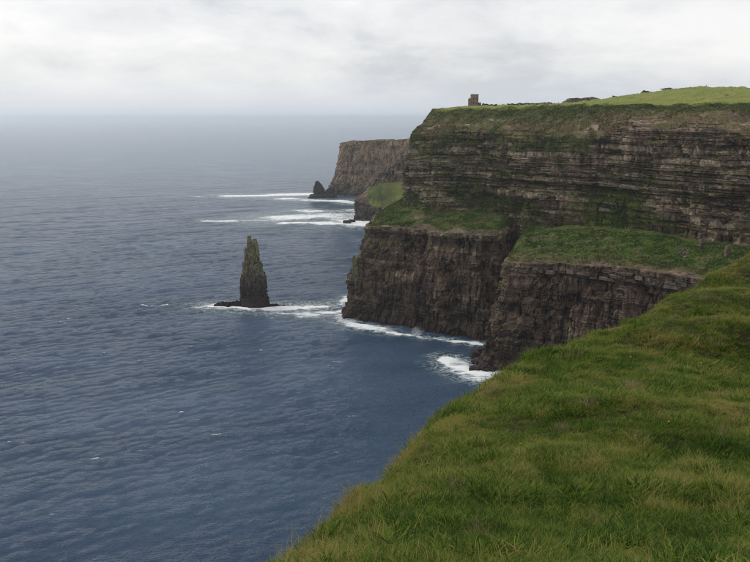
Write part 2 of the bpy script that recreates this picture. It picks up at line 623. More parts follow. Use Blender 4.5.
# ------------------------------------------------------------------ lower tier: promontory above the water
def lower_a():
    st = [(372, 860, 392, 866), (356, 770, 376, 778), (347, 688, 368.5, 694), (362, 680, 384, 686), (385, 668, 404, 677),
          (420, 648, 432, 662), (450, 632, 462, 646), (476, 619, 484, 634), (490, 622, 496, 640), (506, 668, 508, 680),
          (525, 730, 525, 738)]
    rimz = [82] * len(st)
    L0 = [WZ(a, b, -5) for a, b, c, d in st]
    La = [WZ(a + (c - a) * 0.22, b + (d - b) * 0.3, 34) for a, b, c, d in st]
    L1 = [WZ(c, d, z) for (a, b, c, d), z in zip(st, rimz)]
    up_px = [418, 406, 397, 405, 418, 438, 466, 492, 505, 520, 535]
    up_y = [900, 830, 772, 752, 745, 735, 725, 712, 712, 720, 760]
    L2 = [WZ(u, v, 92.5) for u, v in zip(up_px, up_y)]
    L3 = [WZ(u + 12, v + 60, 90) for u, v in zip(up_px, up_y)]
    return [L0, La, L1, L2, L3]


def low_edge(S, G):
    px = px_of(G[..., 0], G[..., 1], G[..., 2])
    return 2.00 + 0.30 * fbm(S / 16, S * 0, 61, 4) + 0.10 * sstep(418, 436, px) * sstep(506, 500, px)


def low_rockw(LV, S, Z, G):
    edge = low_edge(S, G)
    return 1 - 0.95 * sstep(edge - 0.06, edge + 0.16, LV)


def ledge_hook(seed, z0=77.0, z1=82.0, rec=3.2):
    def f(d, S, Z, LV, G):
        """A hard bed stands proud under the turf, with hollows weathered out below it."""
        band = sstep(z0 - 0.3, z0 + 0.3, Z) * (LV < 2.05)
        hol = np.exp(-((Z - (z0 - 4.5)) / 3.6) ** 2) * sstep(-0.05, 0.25, fbm(S / 16, Z / 40, seed + 77, 3))
        base = sstep(9, 2, Z) * 3.0
        return d * (1 - 0.45 * band) + band * 1.3 - rec * hol + base
    return f


def low_a_veg(LV, S, Z, G, w):
    px = px_of(G[..., 0], G[..., 1], G[..., 2])
    n = fbm(S / 12, Z / 12, 91, 4)
    edge = low_edge(S, G)
    veg = sstep(edge - 0.06, edge + 0.10, LV) * (0.95 + 0.35 * n)
    veg = veg - 0.55 * np.exp(-((px - 418) / 7) ** 2) * (LV > 2)
    rockv = 0.10 + 0.22 * n + 0.24 * sstep(45, 80, Z) + 0.14 * np.exp(-((px - 362) / 14) ** 2)
    veg = np.where(LV < 2.02, rockv, np.maximum(veg, 0.1))
    slip = sstep(0.08, 0.36, fbm(G[..., 0] / 15, G[..., 1] / 9, 93, 4)) * (LV > 2)
    veg = veg - 0.3 * slip
    rich = sstep(2.05, 2.2, LV) * np.clip(0.75 + 0.5 * n, 0, 1)
    dry = np.maximum(np.clip(0.5 * n + 0.15, 0, 1) * sstep(2.2, 1.9, LV) * 0.5, 0.38 * sstep(0.0, 0.3, fbm(G[..., 0] / 11, G[..., 1] / 8, 94, 4)) * (LV > 2))
    return np.clip(veg, 0, 1.2), rich, dry, np.zeros_like(veg)


la_o, AG, ALV, AS, AN = build_cliff(
    'promontory_cliff', lower_a(), [64, 96, 60, 12], 0.5, 0, low_rockw, 200, M_CLIFF_LOW,
    'dark lower promontory cliff rising from the surf below the tower, green shelf on top', low_a_veg, 0.5, 2.0, 1.0,
    ledge_hook(200), 2.5)


def lower_b():
    st = [(540, 690, 545, 700), (510, 640, 524, 646), (493, 582, 512, 590), (483, 549, 507, 552), (498, 535, 520, 541),
          (520, 524, 545, 530), (560, 508, 575, 515), (600, 492, 610, 501), (650, 470, 655, 478), (700, 448, 700, 455),
          (770, 412, 770, 420), (860, 365, 860, 372), (980, 310, 980, 318)]
    L0 = [WZ(a, b, -5) for a, b, c, d in st]
    La = [WZ(a + (c - a) * 0.35, b + (d - b) * 0.35, 32) for a, b, c, d in st]
    rz = [76, 76, 76, 76, 76.5, 78, 80, 81.5, 83, 83, 83, 83, 83]
    L1 = [WZ(c, d, z) for (a, b, c, d), z in zip(st, rz)]
    up = [(552, 720), (535, 690), (524, 640), (520, 604), (530, 590), (552, 580), (580, 575), (612, 570), (655, 545),
          (700, 515), (765, 480), (858, 430), (980, 380)]
    up2 = [(570, 760), (560, 730), (556, 720), (560, 700), (568, 690), (580, 680), (600, 660), (630, 640), (665, 615),
           (705, 590), (770, 560), (860, 500), (980, 440)]
    zt = [86, 86, 85, 85, 87, 90.5, 92, 93, 92.5, 92, 91, 91, 91]
    L2 = [WZ(a, b, z) for (a, b), z in zip(up, zt)]
    L3 = [WZ(a, b, z - 1) for (a, b), z in zip(up2, zt)]
    return [L0, La, L1, L2, L3]


def low_b_veg(LV, S, Z, G, w):
    px = px_of(G[..., 0], G[..., 1], G[..., 2])
    n = fbm(S / 12, Z / 12, 95, 4)
    edge = low_edge(S, G)
    veg = sstep(edge - 0.05, edge + 0.10, LV) * (1.0 + 0.3 * n)
    rockv = 0.06 + 0.22 * n + 0.26 * np.exp(-((px - 503) / 12) ** 2)
    veg = np.where(LV < 2.02, rockv, np.maximum(veg, 0.1))
    slip = sstep(0.08, 0.36, fbm(G[..., 0] / 15, G[..., 1] / 9, 93, 4)) * (LV > 2)
    veg = veg - 0.3 * slip
    rich = sstep(2.1, 2.45, LV + 0.2 * n)
    dry = np.maximum(np.clip(0.5 + 0.5 * n, 0, 1) * sstep(2.45, 2.1, LV) * 0.7, 0.38 * sstep(0.02, 0.32, fbm(G[..., 0] / 11, G[..., 1] / 8, 94, 4)) * (LV > 2))
    return np.clip(veg, 0, 1.2), rich, dry, np.zeros_like(veg)


lb_o, BG, BLV, BS, BN = build_cliff(
    'buttress_cliff', lower_b(), [60, 104, 60, 30], 0.5, 0, low_rockw, 300, M_CLIFF_LOW,
    'dark rock buttress with a pale blocky ledge under its bright green shelf', low_b_veg, 0.55, 2.0, 1.0,
    ledge_hook(300, 73.5, 83.0, 4.2), 2.5)


# ------------------------------------------------------------------ distant cliffs
def far_c():
    st_px = [395, 350, 322, 330, 350, 372, 395, 415, 450, 520]
    st_y = [2300, 2050, 1850, 1838, 1834, 1830, 1822, 1815, 1800, 1780]
    lean = [0.3, 0.6, 1, 0.9, 0.4, 0.2, 0.1, 0.1, 0.1, 0.1]
    tpy = [147, 146, 143, 142, 141, 140.5, 140, 138.5, 136, 132]
    lv = [(-5, 0, 0), (14, 5, 3), (42, 11, 8), (90, 15.5, 12)]
    out = []
    for z, dp, dy in lv:
        out.append([WZ(p + dp * q, y + dy, z) for p, y, q in zip(st_px, st_y, lean)])
    out.append([W(p + 19 * q, ty, y + 20) for p, y, q, ty in zip(st_px, st_y, lean, tpy)])
    out.append([W(p + 22 * q + 1, ty - 0.6, y + 40) for p, y, q, ty in zip(st_px, st_y, lean, tpy)])
    out.append([WZ(p + 26 * q + 3, y + 500, 92) for p, y, q in zip(st_px, st_y, lean)])
    return out


def far_veg(rim, amt):
    def f(LV, S, Z, G, w):
        n = fbm(S / 30, Z / 20, 97, 4)
        veg = np.maximum(sstep(rim - 0.15, rim + 0.1, LV), amt + 0.25 * n)
        z0 = np.zeros_like(veg)
        return veg, z0, np.clip(0.7 + 0.6 * n, 0, 1), z0
    return f


build_cliff('distant_cliff', far_c(), [10, 16, 26, 22, 8, 8], 1.6, 0,
            lambda LV, S, Z, G: 1 - 0.9 * sstep(4.0, 4.2, LV), 400, M_CLIFF_WARM,
            'farthest flat-topped buff cliff across the bay, hazy with a sloping seaward end', far_veg(4.0, 0.08), 0.25, 2.6, 1.4,
            None, 6.0)


def far_d():
    px0 = [388, 362, 352.5, 360, 372, 388, 410, 450, 520]
    y0 = [1640, 1450, 1378, 1372, 1368, 1364, 1358, 1345, 1320]
    p1 = [388, 364, 355.5, 364, 377, 391, 410, 450, 520]
    py1 = [204, 201, 200, 203, 207.5, 210, 212, 214, 216]
    p2 = [400, 375, 367, 372, 379, 391, 410, 450, 520]
    py2 = [188, 188, 189, 186, 183, 182, 181, 181, 181]
    p3 = [410, 386, 376, 382, 388, 397, 411, 450, 520]
    py3 = [173, 173, 174, 170, 167, 163.5, 161, 158, 150]
    L0 = [WZ(p, y, -5) for p, y in zip(px0, y0)]
    L1 = [W(p, q, y + 10) for p, q, y in zip(p1, py1, y0)]
    L2 = [W(p, q, y + 62) for p, q, y in zip(p2, py2, y0)]
    L3 = [W(p, q, y + 78) for p, q, y in zip(p3, py3, y0)]
    L4 = [W(p + 6, q + 0.6, y + 110) for p, q, y in zip(p3, py3, y0)]
    L5 = [WZ(p + 10, y + 400, 55) for p, q, y in zip(p3, py3, y0)]
    return [L0, L1, L2, L3, L4, L5]


def far_d_w(LV, S, Z, G):
    g = sstep(1.0, 1.1, LV) * sstep(2.05, 1.95, LV)
    px = px_of(G[..., 0], G[..., 1], G[..., 2])
    g = g * sstep(366, 372, px)
    return 1 - 0.9 * np.maximum(g, sstep(3.0, 3.2, LV))


def far_d_veg(LV, S, Z, G, w):
    n = fbm(S / 30, Z / 20, 98, 4)
    veg = np.clip(1.15 * (1 - w) * (LV < 2.6) + 0.1 + 0.2 * n + 0.25 * (LV > 2.9), 0, 1.1)
    z0 = np.zeros_like(veg)
    return veg, z0, np.clip(0.2 + 0.5 * n, 0, 0.5) + 0.5 * (LV > 2.9), 0.8 * (LV < 2.1) * np.clip(0.7 + n, 0, 1)


build_cliff('green_sloped_cliff', far_d(), [20, 30, 18, 10, 6], 1.2, 0, far_d_w, 500, M_CLIFF_LOW,
            'middle-distance dark cliff with a smooth green slope set above its foot', far_d_veg, 0.8, 1.4, 0.8, None, 4.0)


# ------------------------------------------------------------------ sea
def axis(stops):
    """stops: (start, step, growth, end) pieces of a graded axis."""
    v = []
    for a, st, gr, b in stops:
        x = a
        while x < b:
            v.append(x)
            x += st
            st *= gr
    return np.array(v)


def sea_material():
    t = NT('sea water')
    pos = t.pos()
    lw = t.n('ShaderNodeCameraData')
    foam, aer = t.attr('foam'), t.attr('aer')
    b1 = t.noise(pos, 1.0, 4, 0.6, (0.30, 0.50, 0.1))
    b2 = t.noise(pos, 1.0, 5, 0.65, (0.9, 1.5, 0.3), (4, 4, 0))
    hgt = t.math('ADD', t.math('MULTIPLY', b1, 1.2), t.math('MULTIPLY', b2, 0.6))
    gust = t.noise(pos, 1.0, 3, 0.5, (0.007, 0.016, 0.01), (5, 1, 0), 0.5)
    hgt = t.math('MULTIPLY', hgt, t.range(gust, 0.36, 0.64, 0.75, 1.2))
    nrm = t.bump(hgt, 1.0, 5.0)
    big = t.noise(pos, 1.0, 4, 0.55, (0.0035, 0.006, 0.01), (2, 9, 0), 0.4)
    deep = t.ramp(big, [(0.36, (0.056, 0.108, 0.196)), (0.64, (0.086, 0.146, 0.242))])
    deep = t.mix(aer, deep, (0.055, 0.150, 0.165))
    f1 = t.noise(pos, 1.0, 8, 0.72, (0.10, 0.16, 0.1), (1, 1, 0), 0.6)
    f2 = t.noise(pos, 1.0, 6, 0.7, (0.6, 0.8, 0.5), (3, 1, 0))
    fm = t.math('ADD', foam, t.math('MULTIPLY', t.math('SUBTRACT', t.math('ADD', t.math('MULTIPLY', f1, 0.7), t.math('MULTIPLY', f2, 0.3)), 0.5), 2.9))
    fmask = t.math('MULTIPLY', t.range(fm, 0.30, 0.88), t.range(foam, 0.02, 0.25))
    ln = t.noise(pos, 1.0, 3, 0.6, (0.11, 0.19, 0.1), (7, 3, 0), 1.2)
    lace = t.range(t.math('ABSOLUTE', t.math('SUBTRACT', ln, 0.5)), 0.0, 0.045, 1.0, 0.0)
    fmask = t.math('MAXIMUM', fmask, t.math('MULTIPLY', t.math('MULTIPLY', lace, t.range(aer, 0.12, 0.6)), 0.55))
    w = t.bsdf(deep, 0.10, 0.52, nrm)
    w.inputs['IOR'].default_value = 1.333
    f = t.bsdf((0.82, 0.85, 0.86), 0.8, 0.1, t.bump(f2, 0.6, 1.0))
    mx = t.n('ShaderNodeMixShader')
    t.l(fmask, mx.inputs[0])
    t.l(w.outputs[0], mx.inputs[1])
    t.l(f.outputs[0], mx.inputs[2])
    return t.surf(mx)


def seg_dist(X, Y, pts):
    best = np.full(X.shape, 1e9)
    for (ax, ay), (bx, by) in zip(pts[:-1], pts[1:]):
        dx, dy = bx - ax, by - ay
        L2 = dx * dx + dy * dy + 1e-9
        q = np.clip(((X - ax) * dx + (Y - ay) * dy) / L2, 0, 1)
        best = np.minimum(best, np.hypot(X - ax - q * dx, Y - ay - q * dy))
    return best


def build_sea():
    xs = np.concatenate([-axis([(2, 2, 1.0, 420), (420, 3, 1.035, 30000)])[::-1], axis([(0, 2, 1.0, 190), (190, 4, 1.10, 30000)])])
    ys = np.concatenate([[-3000, -1000, -300, 0, 100, 180, 230], axis([(255, 1.7, 1.0, 820), (820, 2.0, 1.004, 2000), (2000, 9, 1.04, 60000)])])
    X, Y = np.meshgrid(xs, ys)
    Z = np.zeros_like(X)
    rr = random.Random(5)
    fade = sstep(2600, 900, np.hypot(X, Y)) * np.clip(0.9 + 0.9 * fbm(X / 110, Y / 150, 35, 3), 0.35, 1.5)
    for lam, dg, a in ((82, -57, 0.42), (64, -66, 0.30), (51, -50, 0.24)):      # long swell from the west
        kx, ky = math.cos(math.radians(dg)) * 2 * math.pi / lam, math.sin(math.radians(dg)) * 2 * math.pi / lam
        Z += a * np.sin(kx * X + ky * Y + 2.2 * fbm(X / 260, Y / 260, 36, 2) + lam) * sstep(3000, 1200, np.hypot(X, Y))
    for k in range(44):
        lam = 6.5 * (30 / 6.5) ** rr.random()
        ang = math.radians(rr.gauss(-62, 30))       # swell running in from the west
        kx, ky = math.cos(ang) * 2 * math.pi / lam, math.sin(ang) * 2 * math.pi / lam
        a = 0.0135 * lam ** 0.62
        ph = rr.random() * 6.28
        Z += a * np.sin(kx * X + ky * Y + ph) * (fade if lam > 12 else fade * sstep(1600, 700, np.hypot(X, Y)))
    foam = np.zeros_like(X)
    aer = np.zeros_like(X)
    strokes = [  # pixels along the surf line, half width in m, strength
        ([(214, 305), (226, 306), (247, 308), (268, 309), (292, 308)], 9.0, 1.0),
        ([(285, 308), (320, 307), (350, 304)], 16.0, 0.9),
        ([(205, 306), (250, 311), (300, 313), (345, 313)], 12.0, 0.66),
        ([(300, 316), (330, 319), (350, 322)], 6.0, 0.5),
        ([(350, 296), (344, 306), (342, 318), (356, 326), (380, 330)], 9.0, 0.7),
        ([(344, 322), (380, 329), (400, 334), (420, 337), (450, 340), (486, 345)], 4.2, 1.0),
        ([(395, 333), (425, 338), (455, 342)], 4.0, 0.6),
        ([(446, 360), (462, 367), (480, 373), (497, 377)], 9.5, 1.0),
        ([(450, 367), (478, 379)], 8.0, 0.85),
        ([(228, 196), (258, 195.5), (285, 194.5), (312, 194)], 34.0, 0.85),
        ([(286, 199), (312, 200), (335, 200.5), (356, 203)], 26.0, 0.85),
        ([(282, 218), (320, 215), (345, 217), (366, 223)], 52.0, 0.85),
        ([(286, 223), (330, 223), (350, 223), (368, 225)], 18.0, 0.95),
        ([(300, 210), (330, 212), (356, 210)], 26.0, 0.7),
        ([(204, 221), (235, 221), (270, 220.5)], 15.0, 0.7),
        ([(142, 305.5), (157, 306.5), (168, 305)], 1.6, 0.8),
        ([(165, 304), (182, 301)], 1.3, 0.5),
        ([(190, 196), (206, 197)], 6.0, 0.55),
        ([(48, 512.5), (54, 513.5)], 0.6, 0.45),
        ([(178, 411), (186, 412)], 1.0, 0.7),
        ([(100, 352), (108, 353)], 1.0, 0.6),
        ([(20, 402), (27, 402.6)], 0.9, 0.55),
        ([(60, 322), (66, 322.5)], 1.4, 0.5),
    ]
    r2 = random.Random(21)
    for _ in range(120):                               # scattered whitecaps, thinning out towards the horizon
        py = 140 + 330 * r2.random() ** 1.6
        px = r2.uniform(-40, 430)
        d = W0(px, py)[1]
        if d > 5500:
            continue
        ln = r2.uniform(4, 10) * 793 / d
        strokes.append(([(px, py), (px + ln, py + r2.uniform(-0.6, 0.6))], r2.uniform(0.6, 1.3) * max(1, d / 900), r2.uniform(0.25, 0.5)))
    for pts, hw, st in strokes:
        P = [W0(*p)[:2] for p in pts]
        x0, x1 = min(p[0] for p in P) - hw * 9, max(p[0] for p in P) + hw * 9
        y0, y1 = min(p[1] for p in P) - hw * 9, max(p[1] for p in P) + hw * 9
        i0, i1 = np.searchsorted(ys, y0), np.searchsorted(ys, y1)
        j0, j1 = np.searchsorted(xs, x0), np.searchsorted(xs, x1)
        if i1 <= i0 or j1 <= j0:
            continue
        xx, yy = X[i0:i1, j0:j1], Y[i0:i1, j0:j1]
        nz = fbm(xx / (hw * 2.2), yy / (hw * 2.2), 31, 3)
        dd = seg_dist(xx, yy, P) / (hw * (1 + 0.7 * nz))
        foam[i0:i1, j0:j1] = np.maximum(foam[i0:i1, j0:j1], st * sstep(1.55, 0.25, dd) * np.clip(0.85 + 0.9 * fbm(xx / (hw * 3), yy / (hw * 1.1), 37, 3), 0.25, 1.15))
        if hw > 3:
            aer[i0:i1, j0:j1] = np.maximum(aer[i0:i1, j0:j1], 0.65 * st * sstep(3.6, 0.4, dd + 0.5 * nz))
    Z += foam * (0.35 + 0.9 * np.clip(fbm(X / 5, Y / 5, 33, 3), 0, 1)) * (Y < 1000)
    me = mesh_np('sea', np.stack([X, Y, Z], -1).reshape(-1, 3), grid_faces(*X.shape), [sea_material()],
                 {'foam': foam, 'aer': aer}, True)
    return link('sea', me, label='choppy grey-blue ocean reaching to a hazy horizon', kind='structure')


build_sea()


# ------------------------------------------------------------------ rock blocks and slabs
def block_meshes(mat, n, seed, sub=2):
    out = []
    rr = random.Random(seed)
    for k in range(n):
        bm = bmesh.new()
        bmesh.ops.create_cube(bm, size=1.0)
        bmesh.ops.bevel(bm, geom=bm.edges[:], offset=0.09, segments=1, affect='EDGES')
        for v in bm.verts:
            v.co.x *= 1 + 0.10 * math.sin(v.co.z * 5 + k) + rr.uniform(-0.05, 0.05)
            v.co += Vector((rr.uniform(-.05, .05), rr.uniform(-.08, .08), rr.uniform(-.06, .06)))
        me = bpy.data.meshes.new('rock_block')
        bm.to_mesh(me)
        bm.free()
        me.materials.append(mat)
        out.append(me)
    return out


def rock_material(name, dark, mid, light, zdark=False):
    t = NT(name)
    pos = t.pos()
    oi = t.n('ShaderNodeObjectInfo')
    n = t.noise(pos, 1.0, 6, 0.65, (0.4, 0.4, 1.1))
    s = t.noise(pos, 1.0, 4, 0.6, (0.3, 0.3, 0.05), (3, 3, 3))
    v = t.math('ADD', t.math('MULTIPLY', n, 0.7), t.math('MULTIPLY', s, 0.3))
    v = t.math('ADD', v, t.math('MULTIPLY', t.math('SUBTRACT', oi.outputs['Random'], 0.5), 0.22))
    c = t.ramp(v, [(0.36, dark), (0.5, mid), (0.68, light)])
    return t.surf(t.bsdf(c, 0.92, 0.12, t.bump(n, 0.8, 0.4)))


M_BLOCK = rock_material('pale ledge stone', (0.045, 0.036, 0.029), (0.120, 0.096, 0.073), (0.230, 0.190, 0.142))
M_SLAB = rock_material('bedded flagstone', (0.030, 0.024, 0.020), (0.100, 0.078, 0.060), (0.215, 0.175, 0.135))
M_DARK = rock_material('wet black rock', (0.014, 0.012, 0.012), (0.034, 0.028, 0.026), (0.070, 0.055, 0.048))
M_BOULDER = rock_material('weathered boulder', (0.05, 0.042, 0.034), (0.12, 0.10, 0.078), (0.22, 0.19, 0.145))
BLOCKS = block_meshes(M_BLOCK, 10, 3)
SLABS = block_meshes(M_SLAB, 10, 4)


def put_block(me, parent, name, c, tang, size, tilt=0.0, yaw=0.0):
    o = link(name, me, parent)
    a = math.atan2(tang[1], tang[0]) + yaw
    o.location = c
    o.rotation_euler = (random.uniform(-0.04, 0.04), tilt, a)
    o.scale = size
    return o


def face_at(G, i, j):
    p = G[i, j]
    a, b = G[i, max(j - 4, 0)], G[i, min(j + 4, G.shape[1] - 1)]
    t = b - a
    return p, t / (np.hypot(t[0], t[1]) + 1e-9)


def ledge_course(parent, G, lev, nrm, l0, z, th, px0, px1, wmin, wmax, meshes, name, proud, rr, gap=0.25, skip=0.1):
    """A course of separate blocks standing along one bed of a cliff."""
    rows = np.where(lev <= l0)[0]
    j = 0
    N = G.shape[1]
    seg = np.hypot(np.diff(G[0, :, 0]), np.diff(G[0, :, 1]))
    zrel = None if (z is not None and z > 0) else (z or 0.0)
    while j < N - 4:
        w = rr.uniform(wmin, wmax)
        if zrel is not None:
            z = float(G[rows[-1], j, 2]) - 1.6 + zrel
        i = rows[np.argmin(np.abs(G[rows, j, 2] - z))]
        jj, run = j, 0.0
        while jj < N - 2 and run < w:
            run += float(np.hypot(G[i, jj + 1, 0] - G[i, jj, 0], G[i, jj + 1, 1] - G[i, jj, 1])) * 0.55
            jj += 1
        m = (j + jj) // 2
        p, tg = face_at(G, i, m)
        px = px_of(p[0], p[1], p[2])
        if px0 <= px <= px1 and rr.random() > skip:
            h = th * rr.uniform(0.85, 1.15)
            dep = rr.uniform(3.5, 5.0)
            off = proud + rr.uniform(-0.5, 0.6) - dep / 2
            chord = np.hypot(G[i, jj, 0] - G[i, j, 0], G[i, jj, 1] - G[i, j, 1])
            put_block(rr.choice(meshes), parent, name,
                      (p[0] + nrm[m, 0] * off, p[1] + nrm[m, 1] * off, z + rr.uniform(-0.3, 0.25)),
                      (-nrm[m, 1], nrm[m, 0]), (max(1.5, min(chord, w) - gap), dep, h), rr.uniform(-0.04, 0.04), rr.uniform(-0.10, 0.10))
        j = jj + 1


_rb = random.Random(33)
ledge_course(lb_o, BG, BLV, BN, 1.98, None, 2.2, 500, 760, 3.5, 11.0, BLOCKS, 'rock_block', 0.45, _rb, 0.02, 0.05)
ledge_course(lb_o, BG, BLV, BN, 1.98, -2.1, 2.3, 500, 760, 3.0, 9.0, BLOCKS, 'rock_block', 0.6, _rb, 0.02, 0.08)
ledge_course(lb_o, BG, BLV, BN, 1.98, -4.4, 2.2, 500, 760, 4.0, 12.0, BLOCKS, 'rock_block', 0.3, _rb, 0.02, 0.3)
ledge_course(la_o, AG, ALV, AN, 1.98, 80.6, 2.6, 362, 500, 3.5, 7.5, BLOCKS, 'rock_block', 0.8, _rb, 0.2, 0.15)
for z, th, a, b, sk in ((104, 2.6, 560, 800, .35), (110, 2.0, 400, 800, .55), (117, 1.7, 400, 800, .55),
                        (124, 2.2, 400, 800, .5), (130, 1.5, 400, 800, .6), (136, 1.9, 400, 800, .5),
                        (143, 1.5, 400, 800, .55), (150, 1.8, 400, 800, .6)):
    ledge_course(up_o, UG, ULV, UN, 2.95, z, th, a, b, 6, 17, SLABS, 'rock_slab', 0.7, _rb, 0.2, sk)


# ------------------------------------------------------------------ sea stacks
def stack_material():
    t = NT('lichened stack rock')
    pos = t.pos()
    sep = t.n('ShaderNodeSeparateXYZ')
    t.l(pos, sep.inputs[0])
    fine = t.noise(pos, 1.0, 6, 0.68, (0.6, 0.6, 0.25))
    strata = t.noise(pos, 1.0, 5, 0.6, (0.08, 0.08, 0.7), (2, 2, 2))
    v = t.math('ADD', t.math('MULTIPLY', fine, 0.55), t.math('MULTIPLY', strata, 0.45))
    rock = t.ramp(v, [(0.36, (0.018, 0.016, 0.016)), (0.50, (0.060, 0.048, 0.040)), (0.66, (0.165, 0.135, 0.105))])
    moss = t.ramp(fine, [(0.34, (0.036, 0.036, 0.018)), (0.5, (0.135, 0.128, 0.066)), (0.66, (0.290, 0.262, 0.165))])
    zz = t.math('ADD', sep.outputs[2], t.math('MULTIPLY', t.math('SUBTRACT', fine, 0.5), 26))
    m1 = t.range(zz, 24, 44)
    col = t.mix(t.math('MULTIPLY', m1, 0.82), rock, moss)
    lich = t.math('MULTIPLY', t.range(t.noise(pos, 0.35, 5, 0.7, (1, 1, 1), (9, 9, 9)), 0.58, 0.66),
                  t.math('MULTIPLY', t.range(zz, 18, 26), t.range(zz, 44, 32)))
    col = t.mix(t.math('MULTIPLY', lich, 0.6), col, (0.36, 0.34, 0.29))
    low = t.range(zz, 16, 26, 1.0, 0.0)
    col = t.mix(t.math('MULTIPLY', low, 0.7), col, (0.026, 0.022, 0.023))
    tide = t.range(zz, 3, 7, 1.0, 0.0)
    col = t.mix(t.math('MULTIPLY', tide, 0.7), col, (0.055, 0.034, 0.029))
    return t.surf(t.bsdf(col, 0.9, 0.15, t.bump(fine, 0.9, 0.8)))


M_STACK = stack_material()


def column_mesh(name, prof, seed, mat, na=150, step=0.5, squash=0.75, rough=1.0, blend=None):
    """prof: rows of (z, left x, right x). Layered, jointed rock column with depth; z measured from the sea."""
    z = np.arange(prof[0][0], prof[-1][0] + 1e-6, step)
    pr = np.array(prof, dtype=float)
    lx, rx = np.interp(z, pr[:, 0], pr[:, 1]), np.interp(z, pr[:, 0], pr[:, 2])
    th = np.linspace(0, 2 * math.pi, na, endpoint=False)
    TH, ZZ = np.meshgrid(th, z)
    cx, hr = ((lx + rx) / 2)[:, None], ((rx - lx) / 2)[:, None]
    # rounded-square plan so that the faces read as slabs
    k = (np.abs(np.cos(TH)) ** 3 + np.abs(np.sin(TH)) ** 3) ** (-1 / 3)
    arc = TH * 9.0
    li = np.searchsorted(BED_Z, ZZ + 0.8 * fbm(arc / 9, ZZ * 0, seed, 2))
    d = 0.9 * BED_OFF[li.clip(0, len(BED_OFF) - 1)] * (0.5 + vnoise(arc / 4, li * 3.3, seed + 1))
    colw = np.floor(TH / (2 * math.pi) * 17 + 0.35 * vnoise(TH * 2, ZZ / 9, seed + 2))
    d = d + 2.3 * (_hash(colw, np.floor(ZZ / 9 + _hash(colw, colw * 0, seed) * 3), seed + 3) - 0.55)
    d = d + 1.1 * np.sin(TH * 3 + ZZ / 13 + seed) + 0.5 * fbm(arc / 2, ZZ / 3, seed + 4, 3)
    d = d * rough * np.minimum(1, hr / 7)
    r = np.maximum(hr * k + d, 0.25)
    X = cx + r * np.cos(TH)
    Y = r * np.sin(TH) * squash
    V = np.stack([X, Y, ZZ], -1).reshape(-1, 3)
    F = grid_faces(len(z), na, True)
    top = len(V)
    V = np.vstack([V, [[(lx[-1] + rx[-1]) / 2, 0, z[-1] + 0.3]]])
    base = (len(z) - 1) * na
    F = np.vstack([F, np.array([[base + i, base + (i + 1) % na, top, top] for i in range(na)])])
    me = bpy.data.meshes.new(name)
    me.from_pydata(V.tolist(), [], [tuple(f[:3]) if f[2] == f[3] else tuple(f) for f in F.tolist()])
    me.materials.append(mat)
    return me


def reef_mesh(name, length, width, h, seed, mat):
    nx, ny = 150, 26
    u = np.linspace(-1, 1, nx)
    v = np.linspace(-1, 1, ny)
    U, V = np.meshgrid(u, v)
    env = np.clip(1 - np.abs(U) ** 3, 0, 1) * np.clip(1 - V ** 2, 0, 1) ** 0.5
    nz = fbm(U * length / 7, V * width / 5, seed, 4)
    stepz = np.round((0.55 + nz) * 4) / 4
    Z = env * h * (0.35 + 0.9 * stepz) - 1.5 * (1 - env) - 0.4
    X = U * length / 2
    Y = V * width / 2 * (0.7 + 0.35 * fbm(U * 4, U * 0, seed + 3, 3))
    return mesh_np(name, np.stack([X, Y, Z], -1).reshape(-1, 3), grid_faces(ny, nx), [mat])


def empty(name, loc, rz=0.0, label=None, cat=None, group=None):
    o = bpy.data.objects.new(name, None)
    o.empty_display_size = 0.5
    COL.objects.link(o)
    o.location = loc
    o.rotation_euler = (0, 0, rz)
    return tag(o, label, cat, group)


